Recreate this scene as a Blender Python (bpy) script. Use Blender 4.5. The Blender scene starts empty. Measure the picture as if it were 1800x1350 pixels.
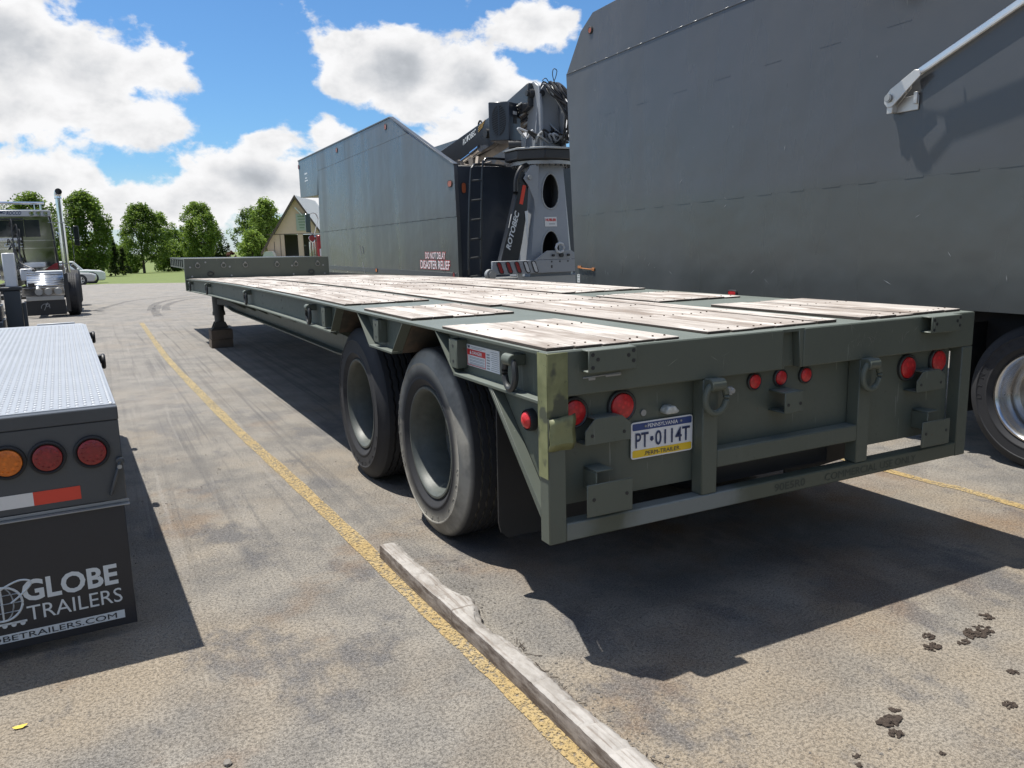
import bpy, bmesh, math, random
import numpy as np
from mathutils import Vector, Matrix

random.seed(7); RNG = np.random.default_rng(7)
sc = bpy.context.scene
COL = sc.collection

# ------------------------------------------------------------------ camera
def cam_axes(yaw, pitch, roll):
    f = Vector((math.sin(yaw)*math.cos(pitch), math.cos(yaw)*math.cos(pitch), math.sin(pitch)))
    r = Vector((math.cos(yaw), -math.sin(yaw), 0)); u = r.cross(f)
    return math.cos(roll)*r + math.sin(roll)*u, -math.sin(roll)*r + math.cos(roll)*u, f
cr, cu, cf = cam_axes(0.4755, -0.1763, -0.0239)
cam_d = bpy.data.cameras.new('camera'); cam = bpy.data.objects.new('camera', cam_d); COL.objects.link(cam)
m = Matrix.Identity(4)
for i in range(3): m[i][0] = cr[i]; m[i][1] = cu[i]; m[i][2] = -cf[i]
m[0][3], m[1][3], m[2][3] = -1.4133, -2.4687, 1.5666
cam.matrix_world = m
cam_d.sensor_width = 36; cam_d.lens = 36*1412.4/1800; cam_d.clip_start = 0.05; cam_d.clip_end = 3000
sc.camera = cam

# ------------------------------------------------------------------ sun, sky, exposure
SUN = Vector((0.225, -0.30, -1.0)).normalized()          # direction the light travels
sun_d = bpy.data.lights.new('sun', 'SUN'); sun = bpy.data.objects.new('sun', sun_d); COL.objects.link(sun)
sun_d.energy = 5.0; sun_d.angle = math.radians(0.53); sun_d.color = (1.0, 0.955, 0.88)
sun.rotation_euler = SUN.to_track_quat('-Z', 'Y').to_euler(); sun.location = (-4, 6, 20)
sc.view_settings.view_transform = 'Standard'; sc.view_settings.look = 'None'
sc.view_settings.gamma = 1.0; sc.view_settings.exposure = 0.42; sc.view_settings.use_curve_mapping = False
sc.cycles.max_bounces = 5; sc.cycles.diffuse_bounces = 2; sc.cycles.glossy_bounces = 3
sc.cycles.transparent_max_bounces = 8; sc.cycles.transmission_bounces = 4
sc.cycles.caustics_reflective = False; sc.cycles.caustics_refractive = False

class NT:
    """small helper round a node tree"""
    def __init__(s, tree): s.t = tree; s.n = tree.nodes; s.l = tree.links
    def add(s, typ, **kw):
        n = s.n.new(typ)
        for k, v in kw.items(): setattr(n, k, v)
        return n
    def put(s, sock, v):
        if v is None: return
        if hasattr(v, 'is_linked'): s.l.new(v, sock)
        else:
            if isinstance(v, (tuple, list)) and len(v) == 3 and sock.type == 'RGBA': v = (*v, 1)
            sock.default_value = v
    def math(s, op, a, b=None, c=None, clamp=False):
        n = s.add('ShaderNodeMath', operation=op, use_clamp=clamp)
        s.put(n.inputs[0], a); s.put(n.inputs[1], b)
        if c is not None: s.put(n.inputs[2], c)
        return n.outputs[0]
    def mix(s, fac, a, b, blend='MIX'):
        n = s.add('ShaderNodeMix', data_type='RGBA', blend_type=blend)
        s.put(n.inputs[0], fac); s.put(n.inputs[6], a); s.put(n.inputs[7], b)
        return n.outputs[2]
    def mixf(s, fac, a, b):
        n = s.add('ShaderNodeMix', data_type='FLOAT')
        s.put(n.inputs[0], fac); s.put(n.inputs[2], a); s.put(n.inputs[3], b)
        return n.outputs[0]
    def ramp(s, v, lo, hi, a=0.0, b=1.0, smooth=True):
        n = s.add('ShaderNodeMapRange', interpolation_type='SMOOTHSTEP' if smooth else 'LINEAR')
        s.put(n.inputs[0], v); n.inputs[1].default_value = lo; n.inputs[2].default_value = hi
        s.put(n.inputs[3], a); s.put(n.inputs[4], b)
        return n.outputs[0]
    def noise(s, vec, scale, detail=4, rough=0.55, dim='3D', dist=0.0):
        n = s.add('ShaderNodeTexNoise', noise_dimensions=dim)
        s.put(n.inputs['Vector'], vec); n.inputs['Scale'].default_value = scale
        n.inputs['Detail'].default_value = detail; n.inputs['Roughness'].default_value = rough
        n.inputs['Distortion'].default_value = dist
        return n.outputs[0]
    def voro(s, vec, scale, feature='F1'):
        n = s.add('ShaderNodeTexVoronoi', feature=feature)
        s.put(n.inputs['Vector'], vec); n.inputs['Scale'].default_value = scale
        return n
    def mapping(s, vec, scale=(1, 1, 1), loc=(0, 0, 0), rot=(0, 0, 0)):
        n = s.add('ShaderNodeMapping'); s.put(n.inputs[0], vec)
        n.inputs[1].default_value = loc; n.inputs[2].default_value = rot; n.inputs[3].default_value = scale
        return n.outputs[0]
    def comb(s, x, y, z=0.0):
        n = s.add('ShaderNodeCombineXYZ'); s.put(n.inputs[0], x); s.put(n.inputs[1], y); s.put(n.inputs[2], z)
        return n.outputs[0]
    def sep(s, v):
        n = s.add('ShaderNodeSeparateXYZ'); s.put(n.inputs[0], v); return n.outputs
    def bump(s, h, strength, dist=0.01):
        n = s.add('ShaderNodeBump'); s.put(n.inputs['Height'], h)
        n.inputs['Strength'].default_value = strength; n.inputs['Distance'].default_value = dist
        return n.outputs[0]

world = bpy.data.worlds.new('World'); sc.world = world; world.use_nodes = True
def build_world():
    t = NT(world.node_tree); t.n.clear()
    out = t.add('ShaderNodeOutputWorld'); bg = t.add('ShaderNodeBackground')
    sky = t.add('ShaderNodeTexSky', sky_type='NISHITA')
    sky.sun_disc = False
    d = -SUN
    sky.sun_elevation = math.asin(d.z); sky.sun_rotation = math.atan2(d.x, d.y)
    sky.altitude = 200; sky.air_density = 1.0; sky.dust_density = 0.6; sky.ozone_density = 2.0
    dirv = t.add('ShaderNodeTexCoord').outputs['Generated']
    x, y, z = t.sep(dirv)
    hyp = t.math('SQRT', t.math('ADD', t.math('MULTIPLY', x, x), t.math('MULTIPLY', y, y)))
    az = t.math('ARCTAN2', x, y)
    v = t.math('DIVIDE', z, t.math('MAXIMUM', hyp, 0.05))
    # cumulus in view, by direction: azimuth, tan(elevation), half widths, weight
    blobs = [(-0.06, 0.205, .10, .075, 1.), (0.02, 0.19, .085, .055, .9), (-0.06, 0.145, .12, .045, .82), (0.075, 0.20, .05, .030, .8),
             (0.05, 0.135, .07, .04, .84), (-0.055, 0.068, .085, .045, .95), (0.03, 0.045, .11, .036, .82),
             (0.345, 0.20, .085, .052, 1.1), (0.43, 0.19, .065, .055, 1.05), (0.29, 0.215, .035, .028, .7), (0.385, 0.165, .08, .03, .8),
             (0.51, 0.245, .06, .034, .85), (0.485, 0.150, .075, .045, 1.1), (0.19, 0.075, .10, .042, 1.), (0.12, 0.055, .09, .045, .9),
             (0.20, 0.115, .045, .028, .75), (0.28, 0.125, .045, .032, .7), (0.30, 0.07, .10, .05, .9), (0.42, 0.10, .08, .05, .9),
             (0.10, 0.095, .07, .025, .62), (0.40, 0.03, .16, .03, .8)]
    field = None
    for (a0, v0, ra, rv, w) in blobs:
        da = t.math('DIVIDE', t.math('SUBTRACT', az, a0), ra)
        dv = t.math('DIVIDE', t.math('SUBTRACT', v, v0), rv)
        r2 = t.math('ADD', t.math('MULTIPLY', da, da), t.math('MULTIPLY', dv, dv))
        g = t.math('MULTIPLY', t.math('EXPONENT', t.math('MULTIPLY', r2, -0.9)), w)
        field = g if field is None else t.math('SMOOTH_MAX', field, g, 0.25)
    # the same broken cumulus goes on round the rest of the sky
    plan = t.comb(t.math('DIVIDE', x, t.math('ADD', t.math('ABSOLUTE', z), 0.35)), t.math('DIVIDE', y, t.math('ADD', t.math('ABSOLUTE', z), 0.35)))
    other = t.ramp(t.noise(plan, 2.2, 3, .5), 0.40, 0.66, 0.0, 1.0)
    inview = t.math('MULTIPLY', t.ramp(az, -0.30, -0.16), t.ramp(az, 0.75, 0.60))
    inview = t.math('MULTIPLY', inview, t.ramp(v, 0.48, 0.34))
    field = t.mixf(inview, other, field)
    q = t.comb(t.math('MULTIPLY', az, 1.0), t.math('MULTIPLY', v, 1.35))
    n1 = t.noise(q, 13, 7, .58, dist=0.12)
    n2 = t.noise(t.mapping(q, loc=(0.010, -0.022, 0)), 13, 4, .58, dist=0.12)
    nb = t.noise(q, 30, 4, .6)
    dens = t.math('ADD', field, t.math('MULTIPLY', t.math('SUBTRACT', n1, 0.5), 1.55))
    cov = t.ramp(dens, 0.37, 0.56)
    thick = t.ramp(t.math('ADD', field, t.math('MULTIPLY', t.math('SUBTRACT', n2, 0.5), 0.75)), 0.62, 1.20)
    relief = t.math('MULTIPLY', t.math('SUBTRACT', n2, n1), 0.75)
    lum = t.math('SUBTRACT', 0.98, t.math('MULTIPLY', thick, 0.36))
    lum = t.math('ADD', lum, relief)
    lum = t.math('ADD', lum, t.math('MULTIPLY', t.math('SUBTRACT', nb, 0.5), 0.06))
    lum = t.math('MINIMUM', t.math('MAXIMUM', lum, 0.60), 1.0)
    cc = t.mix(t.ramp(lum, 0.62, 0.95), (0.80, 0.84, 0.90), (0.98, 0.98, 0.99))
    cc = t.mix(1.0, cc, t.comb(lum, lum, lum), 'MULTIPLY')
    cc = t.mix(1.0, cc, (9.2, 9.2, 9.2), 'MULTIPLY')
    hz = t.ramp(v, 0.10, 0.0)
    cov = t.math('MAXIMUM', cov, t.math('MULTIPLY', hz, 0.45))
    blue = t.mix(1.0, sky.outputs[0], (0.62, 0.96, 1.26), 'MULTIPLY')
    c = t.mix(cov, blue, cc)
    c = t.mix(t.ramp(z, 0.0, -0.05), c, (0.9, 0.88, 0.85))
    t.l.new(c, bg.inputs[0]); bg.inputs[1].default_value = 0.08
    t.l.new(bg.outputs[0], out.inputs[0])
build_world()

# ------------------------------------------------------------------ materials
MATS = {}
def mat(name, fn):
    mt = bpy.data.materials.new(name); mt.use_nodes = True
    t = NT(mt.node_tree); t.n.clear()
    out = t.add('ShaderNodeOutputMaterial'); bs = t.add('ShaderNodeBsdfPrincipled')
    t.l.new(bs.outputs[0], out.inputs[0])
    fn(t, bs, out); MATS[name] = mt
    return mt
def P(t, bs, col=None, rough=None, metal=None, normal=None, coat=None, coatr=None, spec=None):
    if col is not None: t.put(bs.inputs['Base Color'], col)
    if rough is not None: t.put(bs.inputs['Roughness'], rough)
    if metal is not None: t.put(bs.inputs['Metallic'], metal)
    if normal is not None: t.put(bs.inputs['Normal'], normal)
    if coat is not None: t.put(bs.inputs['Coat Weight'], coat)
    if coatr is not None: t.put(bs.inputs['Coat Roughness'], coatr)
    if spec is not None: t.put(bs.inputs['Specular IOR Level'], spec)
def pos(t): return t.add('ShaderNodeNewGeometry').outputs['Position']

def plain(name, col, rough=0.5, metal=0.0, var=0.12, scale=6, bump=0.0, coat=0.0, spec=None):
    def fn(t, bs, out):
        p = pos(t); n = t.noise(p, scale, 5, .6); n2 = t.noise(p, scale*14, 3, .6)
        k = t.math('ADD', t.math('MULTIPLY', t.math('SUBTRACT', n, .5), var*2), t.math('ADD', 1.0, t.math('MULTIPLY', t.math('SUBTRACT', n2, .5), var)))
        c = t.mix(1.0, col, t.comb(k, k, k), 'MULTIPLY')
        P(t, bs, c, t.math('ADD', rough, t.math('MULTIPLY', t.math('SUBTRACT', n, .5), .16)), metal, coat=coat, coatr=.12, spec=spec)
        if bump: P(t, bs, normal=t.bump(n2, bump, .004))
    return mat(name, fn)

def m_asphalt(t, bs, out):
    p = pos(t); x, y, z = t.sep(p)
    big = t.noise(p, 0.55, 4, .6); mid = t.noise(t.mapping(p, rot=(0, 0, .6)), 2.3, 6, .66); fine = t.noise(p, 78, 4, .78); grit = t.noise(p, 180, 2, .7)
    base = t.mix(t.ramp(mid, .34, .64), (0.162, 0.154, 0.143), (0.262, 0.241, 0.209))
    base = t.mix(t.math('MULTIPLY', t.ramp(big, .46, .66), .8), base, (0.285, 0.232, 0.166))              # tan dust
    dark = t.noise(t.mapping(p, scale=(1.3, .8, 1), loc=(7, 3, 0)), 1.6, 6, .66)
    base = t.mix(t.math('MULTIPLY', t.ramp(dark, .52, .64), .75), base, (0.092, 0.093, 0.101))            # bluish oil patches
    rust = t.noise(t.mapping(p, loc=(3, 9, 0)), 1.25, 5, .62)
    spill_shade = t.math('MULTIPLY', t.math('MULTIPLY', t.ramp(x, -.1, .5), t.ramp(x, 3.6, 2.6)), t.math('MULTIPLY', t.ramp(y, -.75, .1), t.ramp(y, 2.6, 1.2)))  # brown oil, which also paints the shadow tone browner behind the trailer's tail
    base = t.mix(t.math('MULTIPLY', t.math('ADD', t.ramp(rust, .55, .70), t.math('MULTIPLY', spill_shade, t.ramp(rust, .38, .60))), .5, None, True), base, (0.205, 0.128, 0.070))
    far = t.ramp(y, 1.8, 8.0)                                                                            # paler, smoother surface up the lot
    base = t.mix(t.math('MULTIPLY', far, .72), base, t.mix(t.ramp(mid, .35, .65), (0.205, 0.198, 0.188), (0.280, 0.266, 0.246)))
    st = t.noise(t.mapping(p, scale=(13, .22, 1), rot=(0, 0, .13)), 1.0, 3, .6, dist=.9)                          # tyre scrubbing along the bay
    band = t.math('MULTIPLY', t.ramp(x, -2.2, -.4), t.ramp(x, 2.6, .5))
    band = t.math('MULTIPLY', band, t.math('MULTIPLY', t.ramp(y, .3, 3.), t.ramp(y, 20., 13.)))
    base = t.mix(t.math('MULTIPLY', band, t.math('MULTIPLY', t.ramp(st, .50, .68), .52)), base, (0.088, 0.088, 0.092))
    sc2 = t.noise(t.mapping(p, scale=(19, .5, 1), rot=(0, 0, -.16), loc=(2, 5, 0)), 1.0, 2, .5, dist=.8)
    base = t.mix(t.math('MULTIPLY', t.ramp(sc2, .60, .72), t.math('MULTIPLY', t.ramp(y, -.6, 3.), .26)), base, (0.36, 0.34, 0.315))
    base = t.mix(t.math('MULTIPLY', t.ramp(grit, .52, .68), .48), base, (0.44, 0.405, 0.355))             # pale and dark aggregate
    base = t.mix(t.math('MULTIPLY', t.ramp(grit, .46, .32), .5), base, (0.080, 0.073, 0.064))
    pits = t.math('MULTIPLY', t.ramp(fine, .54, .66), t.mixf(far, .58, .12))
    base = t.mix(pits, base, (0.070, 0.062, 0.054))
    h = t.math('SUBTRACT', t.math('MULTIPLY', grit, .7), t.math('MULTIPLY', t.ramp(fine, .48, .68), 1.2))
    P(t, bs, base, t.mixf(t.ramp(dark, .56, .7), .9, .7), 0, t.bump(h, .65, .007), spec=.3)
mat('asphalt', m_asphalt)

def m_line(t, bs, out):
    p = pos(t)
    w = t.noise(p, 55, 5, .78); w2 = t.noise(p, 3.1, 4, .6); g = t.noise(p, 150, 3, .6)
    c = t.mix(t.ramp(w2, .3, .7), (0.35, 0.250, 0.105), (0.40, 0.305, 0.155))
    c = t.mix(t.math('MULTIPLY', t.ramp(g, .4, .7), .35), c, (0.30, 0.21, 0.08))
    y = t.sep(p)[1]
    c = t.mix(t.math('MULTIPLY', t.ramp(y, 2, 7), .6), c, (0.36, 0.30, 0.17))
    P(t, bs, c, .8, 0, t.bump(g, .4, .004))
    worn = t.ramp(t.math('ADD', t.math('ADD', w, t.math('MULTIPLY', t.math('SUBTRACT', g, .5), .5)), t.math('MULTIPLY', w2, .25)),   .56, .76)
    tr = t.add('ShaderNodeBsdfTransparent'); mx = t.add('ShaderNodeMixShader')
    t.l.new(worn, mx.inputs[0]); t.l.new(bs.outputs[0], mx.inputs[1]); t.l.new(tr.outputs[0], mx.inputs[2])
    t.l.new(mx.outputs[0], out.inputs[0])
mat('line_paint', m_line)

def m_grass(t, bs, out):
    p = pos(t); n = t.noise(p, .35, 5, .6); f = t.noise(p, 6, 5, .7)
    c = t.mix(n, (0.075, 0.115, 0.020), (0.135, 0.175, 0.040)); c = t.mix(t.math('MULTIPLY', f, .5), c, (0.17, 0.20, 0.06))
    P(t, bs, c, .9, 0, t.bump(f, .6, .05))
mat('grass', m_grass)

def m_olive(t, bs, out):
    p = pos(t); n = t.noise(p, 3, 5, .6); f = t.noise(p, 40, 4, .65)
    st = t.noise(t.mapping(p, scale=(9, 9, .7)), 1.0, 5, .65)
    c = t.mix(n, (0.082, 0.095, 0.075), (0.106, 0.121, 0.098))
    c = t.mix(t.math('MULTIPLY', t.ramp(st, .58, .75), .35), c, (0.13, 0.145, 0.13))
    c = t.mix(t.math('MULTIPLY', t.ramp(f, .62, .74), .35), c, (0.045, 0.05, 0.043))
    ch = t.noise(p, 17, 5, .75); c = t.mix(t.math('MULTIPLY', t.ramp(ch, .665, .69), .8), c, (0.105, 0.070, 0.045))
    sx = t.noise(t.mapping(p, scale=(55, 55, 4), rot=(0, .35, 0)), 1.0, 2, .5); c = t.mix(t.math('MULTIPLY', t.ramp(sx, .70, .73), .5), c, (0.22, 0.235, 0.215))
    up = t.sep(t.add('ShaderNodeNewGeometry').outputs['Normal'])[2]
    dust = t.math('MULTIPLY', t.ramp(up, .6, .95), t.ramp(n, .2, .8, .45, .85))
    c = t.mix(dust, c, (0.165, 0.190, 0.175))
    P(t, bs, c, t.math('ADD', .42, t.math('MULTIPLY', f, .22)), 0, t.bump(f, .05, .003))
mat('olive_paint', m_olive)
def m_bumper(t, bs, out):
    p = pos(t); x, y, z = t.sep(p); n = t.noise(p, 6, 4, .6); f = t.noise(p, 40, 4, .65)
    w = t.math('ADD', x, t.math('MULTIPLY', t.math('SUBTRACT', n, .5), .22))
    k = t.math('MULTIPLY', t.ramp(w, .30, .46), t.ramp(w, 1.00, .82)); k = t.math('MAXIMUM', k, t.math('MULTIPLY', t.ramp(w, .0, .10), t.math('MULTIPLY', t.ramp(w, .26, .14), .55)))
    c = t.mix(n, (0.066, 0.080, 0.060), (0.086, 0.100, 0.078)); c = t.mix(t.math('MULTIPLY', k, .85), c, (0.20, 0.225, 0.225))
    c = t.mix(t.math('MULTIPLY', t.ramp(f, .62, .74), .35), c, (0.045, 0.05, 0.043))
    P(t, bs, c, .45, 0, t.bump(f, .05, .003))
mat('bumper_paint', m_bumper)
def m_oldolive(t, bs, out):
    p = pos(t); n = t.noise(p, 5, 5, .6); f = t.noise(p, 45, 4, .65)
    c = t.mix(t.ramp(n, .35, .6), (0.135, 0.145, 0.065), (0.215, 0.225, 0.11))
    c = t.mix(t.math('MULTIPLY', t.ramp(t.noise(p, 9, 3, .5), .55, .64), .9), c, (0.055, 0.062, 0.045))
    c = t.mix(t.math('MULTIPLY', t.ramp(f, .64, .72), .7), c, (0.05, 0.05, 0.035))
    P(t, bs, c, .55, 0, t.bump(f, .12, .004))
mat('camouflage_paint', m_oldolive)

def m_rust(t, bs, out):
    p = pos(t); n = t.noise(p, 7, 6, .65); f = t.noise(p, 60, 4, .6)
    c = t.mix(t.ramp(n, .35, .65), (0.045, 0.04, 0.033), (0.12, 0.085, 0.06)); c = t.mix(t.math('MULTIPLY', f, .4), c, (0.05, 0.05, 0.042))
    P(t, bs, c, .75, 0, t.bump(f, .2, .004))
mat('dirty_steel', m_rust)

def m_wood(t, bs, out):
    p = pos(t); oi = t.add('ShaderNodeObjectInfo').outputs['Random']
    off = t.comb(t.math('MULTIPLY', oi, 31.0), t.math('MULTIPLY', oi, 57.0), 0.0)
    vm = t.add('ShaderNodeVectorMath', operation='ADD'); t.l.new(p, vm.inputs[0]); t.l.new(off, vm.inputs[1]); q = vm.outputs[0]
    g = t.noise(t.mapping(q, scale=(75, 2.2, 75)), 1.0, 6, .65); b = t.noise(t.mapping(q, scale=(7, 1.1, 7)), 1.0, 5, .65)
    c = t.mix(t.ramp(b, .36, .60), (0.23, 0.190, 0.160), (0.52, 0.485, 0.445))
    c = t.mix(t.ramp(oi, .3, 1, 0., .6), c, (0.32, 0.285, 0.255))
    c = t.mix(t.math('MULTIPLY', t.ramp(g, .52, .66), .55), c, (0.20, 0.155, 0.125))
    stain = t.noise(q, 2.6, 4, .6)
    c = t.mix(t.math('MULTIPLY', t.ramp(stain, .64, .76), .5), c, (0.36, 0.20, 0.10))
    worn = t.noise(t.mapping(q, scale=(5, 2, 5), loc=(5, 1, 0)), 1.0, 4, .6)
    c = t.mix(t.math('MULTIPLY', t.ramp(worn, .55, .66), .6), c, (0.62, 0.58, 0.54))
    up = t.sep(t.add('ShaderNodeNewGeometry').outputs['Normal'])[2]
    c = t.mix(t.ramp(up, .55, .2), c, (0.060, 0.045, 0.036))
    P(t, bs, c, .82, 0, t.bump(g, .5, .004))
mat('deck_wood', m_wood)
def m_timber(t, bs, out):
    p = pos(t); q = t.mapping(p, rot=(0, 0, -.03))
    g = t.noise(t.mapping(q, scale=(60, 3, 60)), 1.0, 6, .65); b = t.noise(t.mapping(q, scale=(14, 7, 30)), 1.0, 6, .7)
    saw = t.noise(t.mapping(q, scale=(.8, 38, .8)), 1.0, 3, .6)
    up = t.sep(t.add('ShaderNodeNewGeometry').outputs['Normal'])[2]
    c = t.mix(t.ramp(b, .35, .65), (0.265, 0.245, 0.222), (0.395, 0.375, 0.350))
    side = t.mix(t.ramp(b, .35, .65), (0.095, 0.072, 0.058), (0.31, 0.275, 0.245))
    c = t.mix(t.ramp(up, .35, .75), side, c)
    c = t.mix(t.math('MULTIPLY', t.ramp(g, .50, .66), .65), c, (0.15, 0.115, 0.09))
    c = t.mix(t.math('MULTIPLY', t.ramp(saw, .63, .67), .7), c, (0.12, 0.095, 0.075))
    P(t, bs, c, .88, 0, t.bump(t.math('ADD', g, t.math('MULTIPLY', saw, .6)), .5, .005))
mat('old_timber', m_timber)

def m_body(t, bs, out):
    p = pos(t); x, y, z = t.sep(p)
    n = t.noise(p, .8, 5, .6); f = t.noise(p, 30, 4, .65)
    st = t.noise(t.mapping(p, scale=(1.3, 1.3, .22)), 1.0, 4, .6)
    c = t.mix(n, (0.058, 0.061, 0.066), (0.076, 0.079, 0.084))
    low = t.ramp(z, 2.05, 1.88)
    c = t.mix(t.math('MULTIPLY', low, .75), c, t.mix(n, (0.055, 0.062, 0.060), (0.070, 0.077, 0.074)))
    c = t.mix(t.math('MULTIPLY', t.ramp(st, .52, .75), .16), c, (0.12, 0.127, 0.130))
    wav = t.math('ADD', t.noise(p, 1.0, 3, .5), t.math('MULTIPLY', t.noise(p, 4.5, 2, .5), .12))
    P(t, bs, c, t.math('ADD', .26, t.math('MULTIPLY', t.ramp(st, .4, .7), .16)), 0, t.bump(wav, .10, .25), coat=.22, coatr=.2, spec=.5)
mat('body_paint', m_body)

def m_tyre(dusty):
    def fn(t, bs, out):
        p = pos(t); n = t.noise(p, 3.2, 5, .6); f = t.noise(p, 60, 3, .6)
        c = t.mix(n, (0.018, 0.019, 0.022), (0.036, 0.037, 0.041))
        if dusty:
            o = t.add('ShaderNodeTexCoord').outputs['Object']; ox, oy, oz = t.sep(o)
            r = t.math('SQRT', t.math('ADD', t.math('MULTIPLY', oy, oy), t.math('MULTIPLY', oz, oz)))
            k = t.math('MULTIPLY', t.ramp(r, .36, .43), t.ramp(r, .512, .485))
            k = t.math('MULTIPLY', k, t.ramp(n, .36, .60, .45, .95))
            c = t.mix(k, c, (0.36, 0.345, 0.30))
        else: c = t.mix(t.math('MULTIPLY', t.ramp(n, .5, .75), .4), c, (0.075, 0.073, 0.068))
        P(t, bs, c, .72, 0, t.bump(f, .12, .003), spec=.4)
    return fn
mat('tyre_rubber', m_tyre(False)); mat('dusty_tyre', m_tyre(True))

def m_diamond(t, bs, out):
    p = pos(t); n = t.noise(p, 5, 5, .6); f = t.noise(p, 50, 3, .6)
    P(t, bs, t.mix(n, (0.36, 0.38, 0.40), (0.46, 0.48, 0.50)), t.math('ADD', .36, t.math('MULTIPLY', f, .2)), .75)
mat('tread_plate', m_diamond)

def m_lens(name, col):
    def fn(t, bs, out):
        p = pos(t); v = t.voro(p, 55)
        P(t, bs, t.mix(t.ramp(v.outputs[0], .1, .6), col, tuple(c*.72 for c in col)), .36, 0, t.bump(v.outputs[0], .3, .003), coat=.15, coatr=.15)
    mat(name, fn)
m_lens('red_lens', (0.70, 0.028, 0.032)); m_lens('amber_lens', (0.80, 0.20, 0.012)); m_lens('dark_red_lens', (0.30, 0.020, 0.022)); m_lens('clear_lens', (0.62, 0.64, 0.60))
m_lens('marker_lens', (0.42, 0.10, 0.035))

def m_leaf(name, a, b):
    def fn(t, bs, out):
        rnd = t.add('ShaderNodeNewGeometry').outputs['Random Per Island']
        c = t.mix(rnd, a, b); P(t, bs, c, .6, 0, spec=.3)
        tr = t.add('ShaderNodeBsdfTranslucent'); t.put(tr.inputs[0], t.mix(.4, c, (0.22, 0.30, 0.03)))
        mx = t.add('ShaderNodeMixShader'); mx.inputs[0].default_value = .5
        t.l.new(bs.outputs[0], mx.inputs[1]); t.l.new(tr.outputs[0], mx.inputs[2]); t.l.new(mx.outputs[0], out.inputs[0])
    mat(name, fn)
m_leaf('leaf_dark', (0.075, 0.130, 0.026), (0.150, 0.235, 0.052)); m_leaf('leaf_mid', (0.085, 0.150, 0.026), (0.175, 0.27, 0.058))
m_leaf('leaf_light', (0.15, 0.235, 0.040), (0.26, 0.37, 0.085)); m_leaf('leaf_conifer', (0.010, 0.024, 0.010), (0.024, 0.046, 0.018)); m_leaf('leaf_purple', (0.12, 0.030, 0.055), (0.24, 0.07, 0.12))

plain('bark', (0.07, 0.055, 0.045), .9, scale=10, var=.3)
plain('black_rubber', (0.016, 0.017, 0.019), .6, var=.3, scale=9, bump=.1)
plain('flap_rubber', (0.018, 0.020, 0.026), .42, var=.25, scale=5)
plain('hose_rubber', (0.014, 0.014, 0.015), .38, var=.2)
plain('black_paint', (0.018, 0.020, 0.024), .30, var=.25, scale=4, coat=.25)
plain('black_steel', (0.022, 0.023, 0.025), .5, var=.3)
plain('charcoal_paint', (0.055, 0.062, 0.070), .42, var=.14, coat=.1)
plain('navy_paint', (0.030, 0.038, 0.052), .34, var=.15, coat=.2)
plain('crane_grey', (0.265, 0.285, 0.310), .40, var=.10, coat=.1)
plain('light_grey_paint', (0.47, 0.49, 0.51), .4, var=.08)
plain('white_paint', (0.74, 0.75, 0.76), .4, var=.05)
plain('grey_rim', (0.070, 0.080, 0.073), .5, var=.5, scale=16, bump=.15)
plain('aluminium', (0.72, 0.72, 0.71), .28, 1.0, var=.07)
plain('dull_aluminium', (0.55, 0.54, 0.52), .45, .7, var=.1)
plain('chrome', (0.80, 0.81, 0.82), .07, 1.0, var=.03)
plain('brushed_steel', (0.58, 0.59, 0.60), .24, 1.0, var=.1)
plain('galvanised', (0.33, 0.34, 0.34), .5, .5, var=.15)
plain('zinc_ring', (0.30, 0.30, 0.28), .45, .6, var=.15)
plain('dark_steel', (0.055, 0.058, 0.058), .5, .3, var=.25)
plain('red_tape', (0.62, 0.055, 0.030), .4, var=.05); plain('white_tape', (0.66, 0.66, 0.65), .4, var=.05)
plain('white_print', (0.78, 0.79, 0.80), .5, var=.03); plain('light_print', (0.60, 0.64, 0.66), .45, var=.03); plain('red_print', (0.58, 0.03, 0.03), .5, var=.04)
plain('navy_print', (0.02, 0.035, 0.10), .5, var=.04); plain('plate_blue', (0.03, 0.06, 0.20), .45, var=.04); plain('plate_yellow', (0.80, 0.54, 0.03), .45, var=.04)
plain('stencil_ink', (0.045, 0.055, 0.046), .6, var=.2); plain('grey_print', (0.30, 0.31, 0.32), .5, var=.05); plain('gold_print', (0.55, 0.36, 0.10), .4, var=.05)
plain('tan_siding', (0.74, 0.525, 0.42), .7, var=.07, scale=2); plain('brown_trim', (0.11, 0.075, 0.06), .6, var=.12); plain('pale_roof', (0.55, 0.55, 0.55), .5, var=.06)
plain('interior_wall', (0.22, 0.21, 0.19), .8, var=.1); plain('sign_board', (0.42, 0.45, 0.40), .6, var=.08); plain('sign_green', (0.20, 0.27, 0.19), .6, var=.1)
plain('red_paint', (0.36, 0.018, 0.022), .35, var=.15, coat=.3); plain('green_glass', (0.02, 0.045, 0.045), .1, var=.1)
plain('car_silver', (0.42, 0.42, 0.41), .3, .3, var=.04, coat=.6); plain('car_white', (0.72, 0.73, 0.74), .3, var=.03, coat=.6)
plain('window_glass', (0.022, 0.028, 0.032), .05, var=.05, spec=.9)
plain('cribbing', (0.11, 0.085, 0.065), .85, var=.35, scale=14, bump=.3)
plain('dry_mud', (0.052, 0.038, 0.029), .95, var=.4, scale=30, bump=.5)
plain('pebble', (0.22, 0.20, 0.175), .85, var=.5, scale=25); plain('leaf_yellow', (0.62, 0.46, 0.07), .6, var=.1)
plain('nail_rust', (0.10, 0.065, 0.045), .8, var=.3)
plain('cab_steel', (0.46, 0.47, 0.44), .08, 1.0, var=.1, scale=3)
plain('wood_chips', (0.27, 0.235, 0.20), .95, var=.45, scale=18, bump=.6)
plain('orange_rust', (0.42, 0.16, 0.045), .7, var=.3, scale=20)
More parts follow.
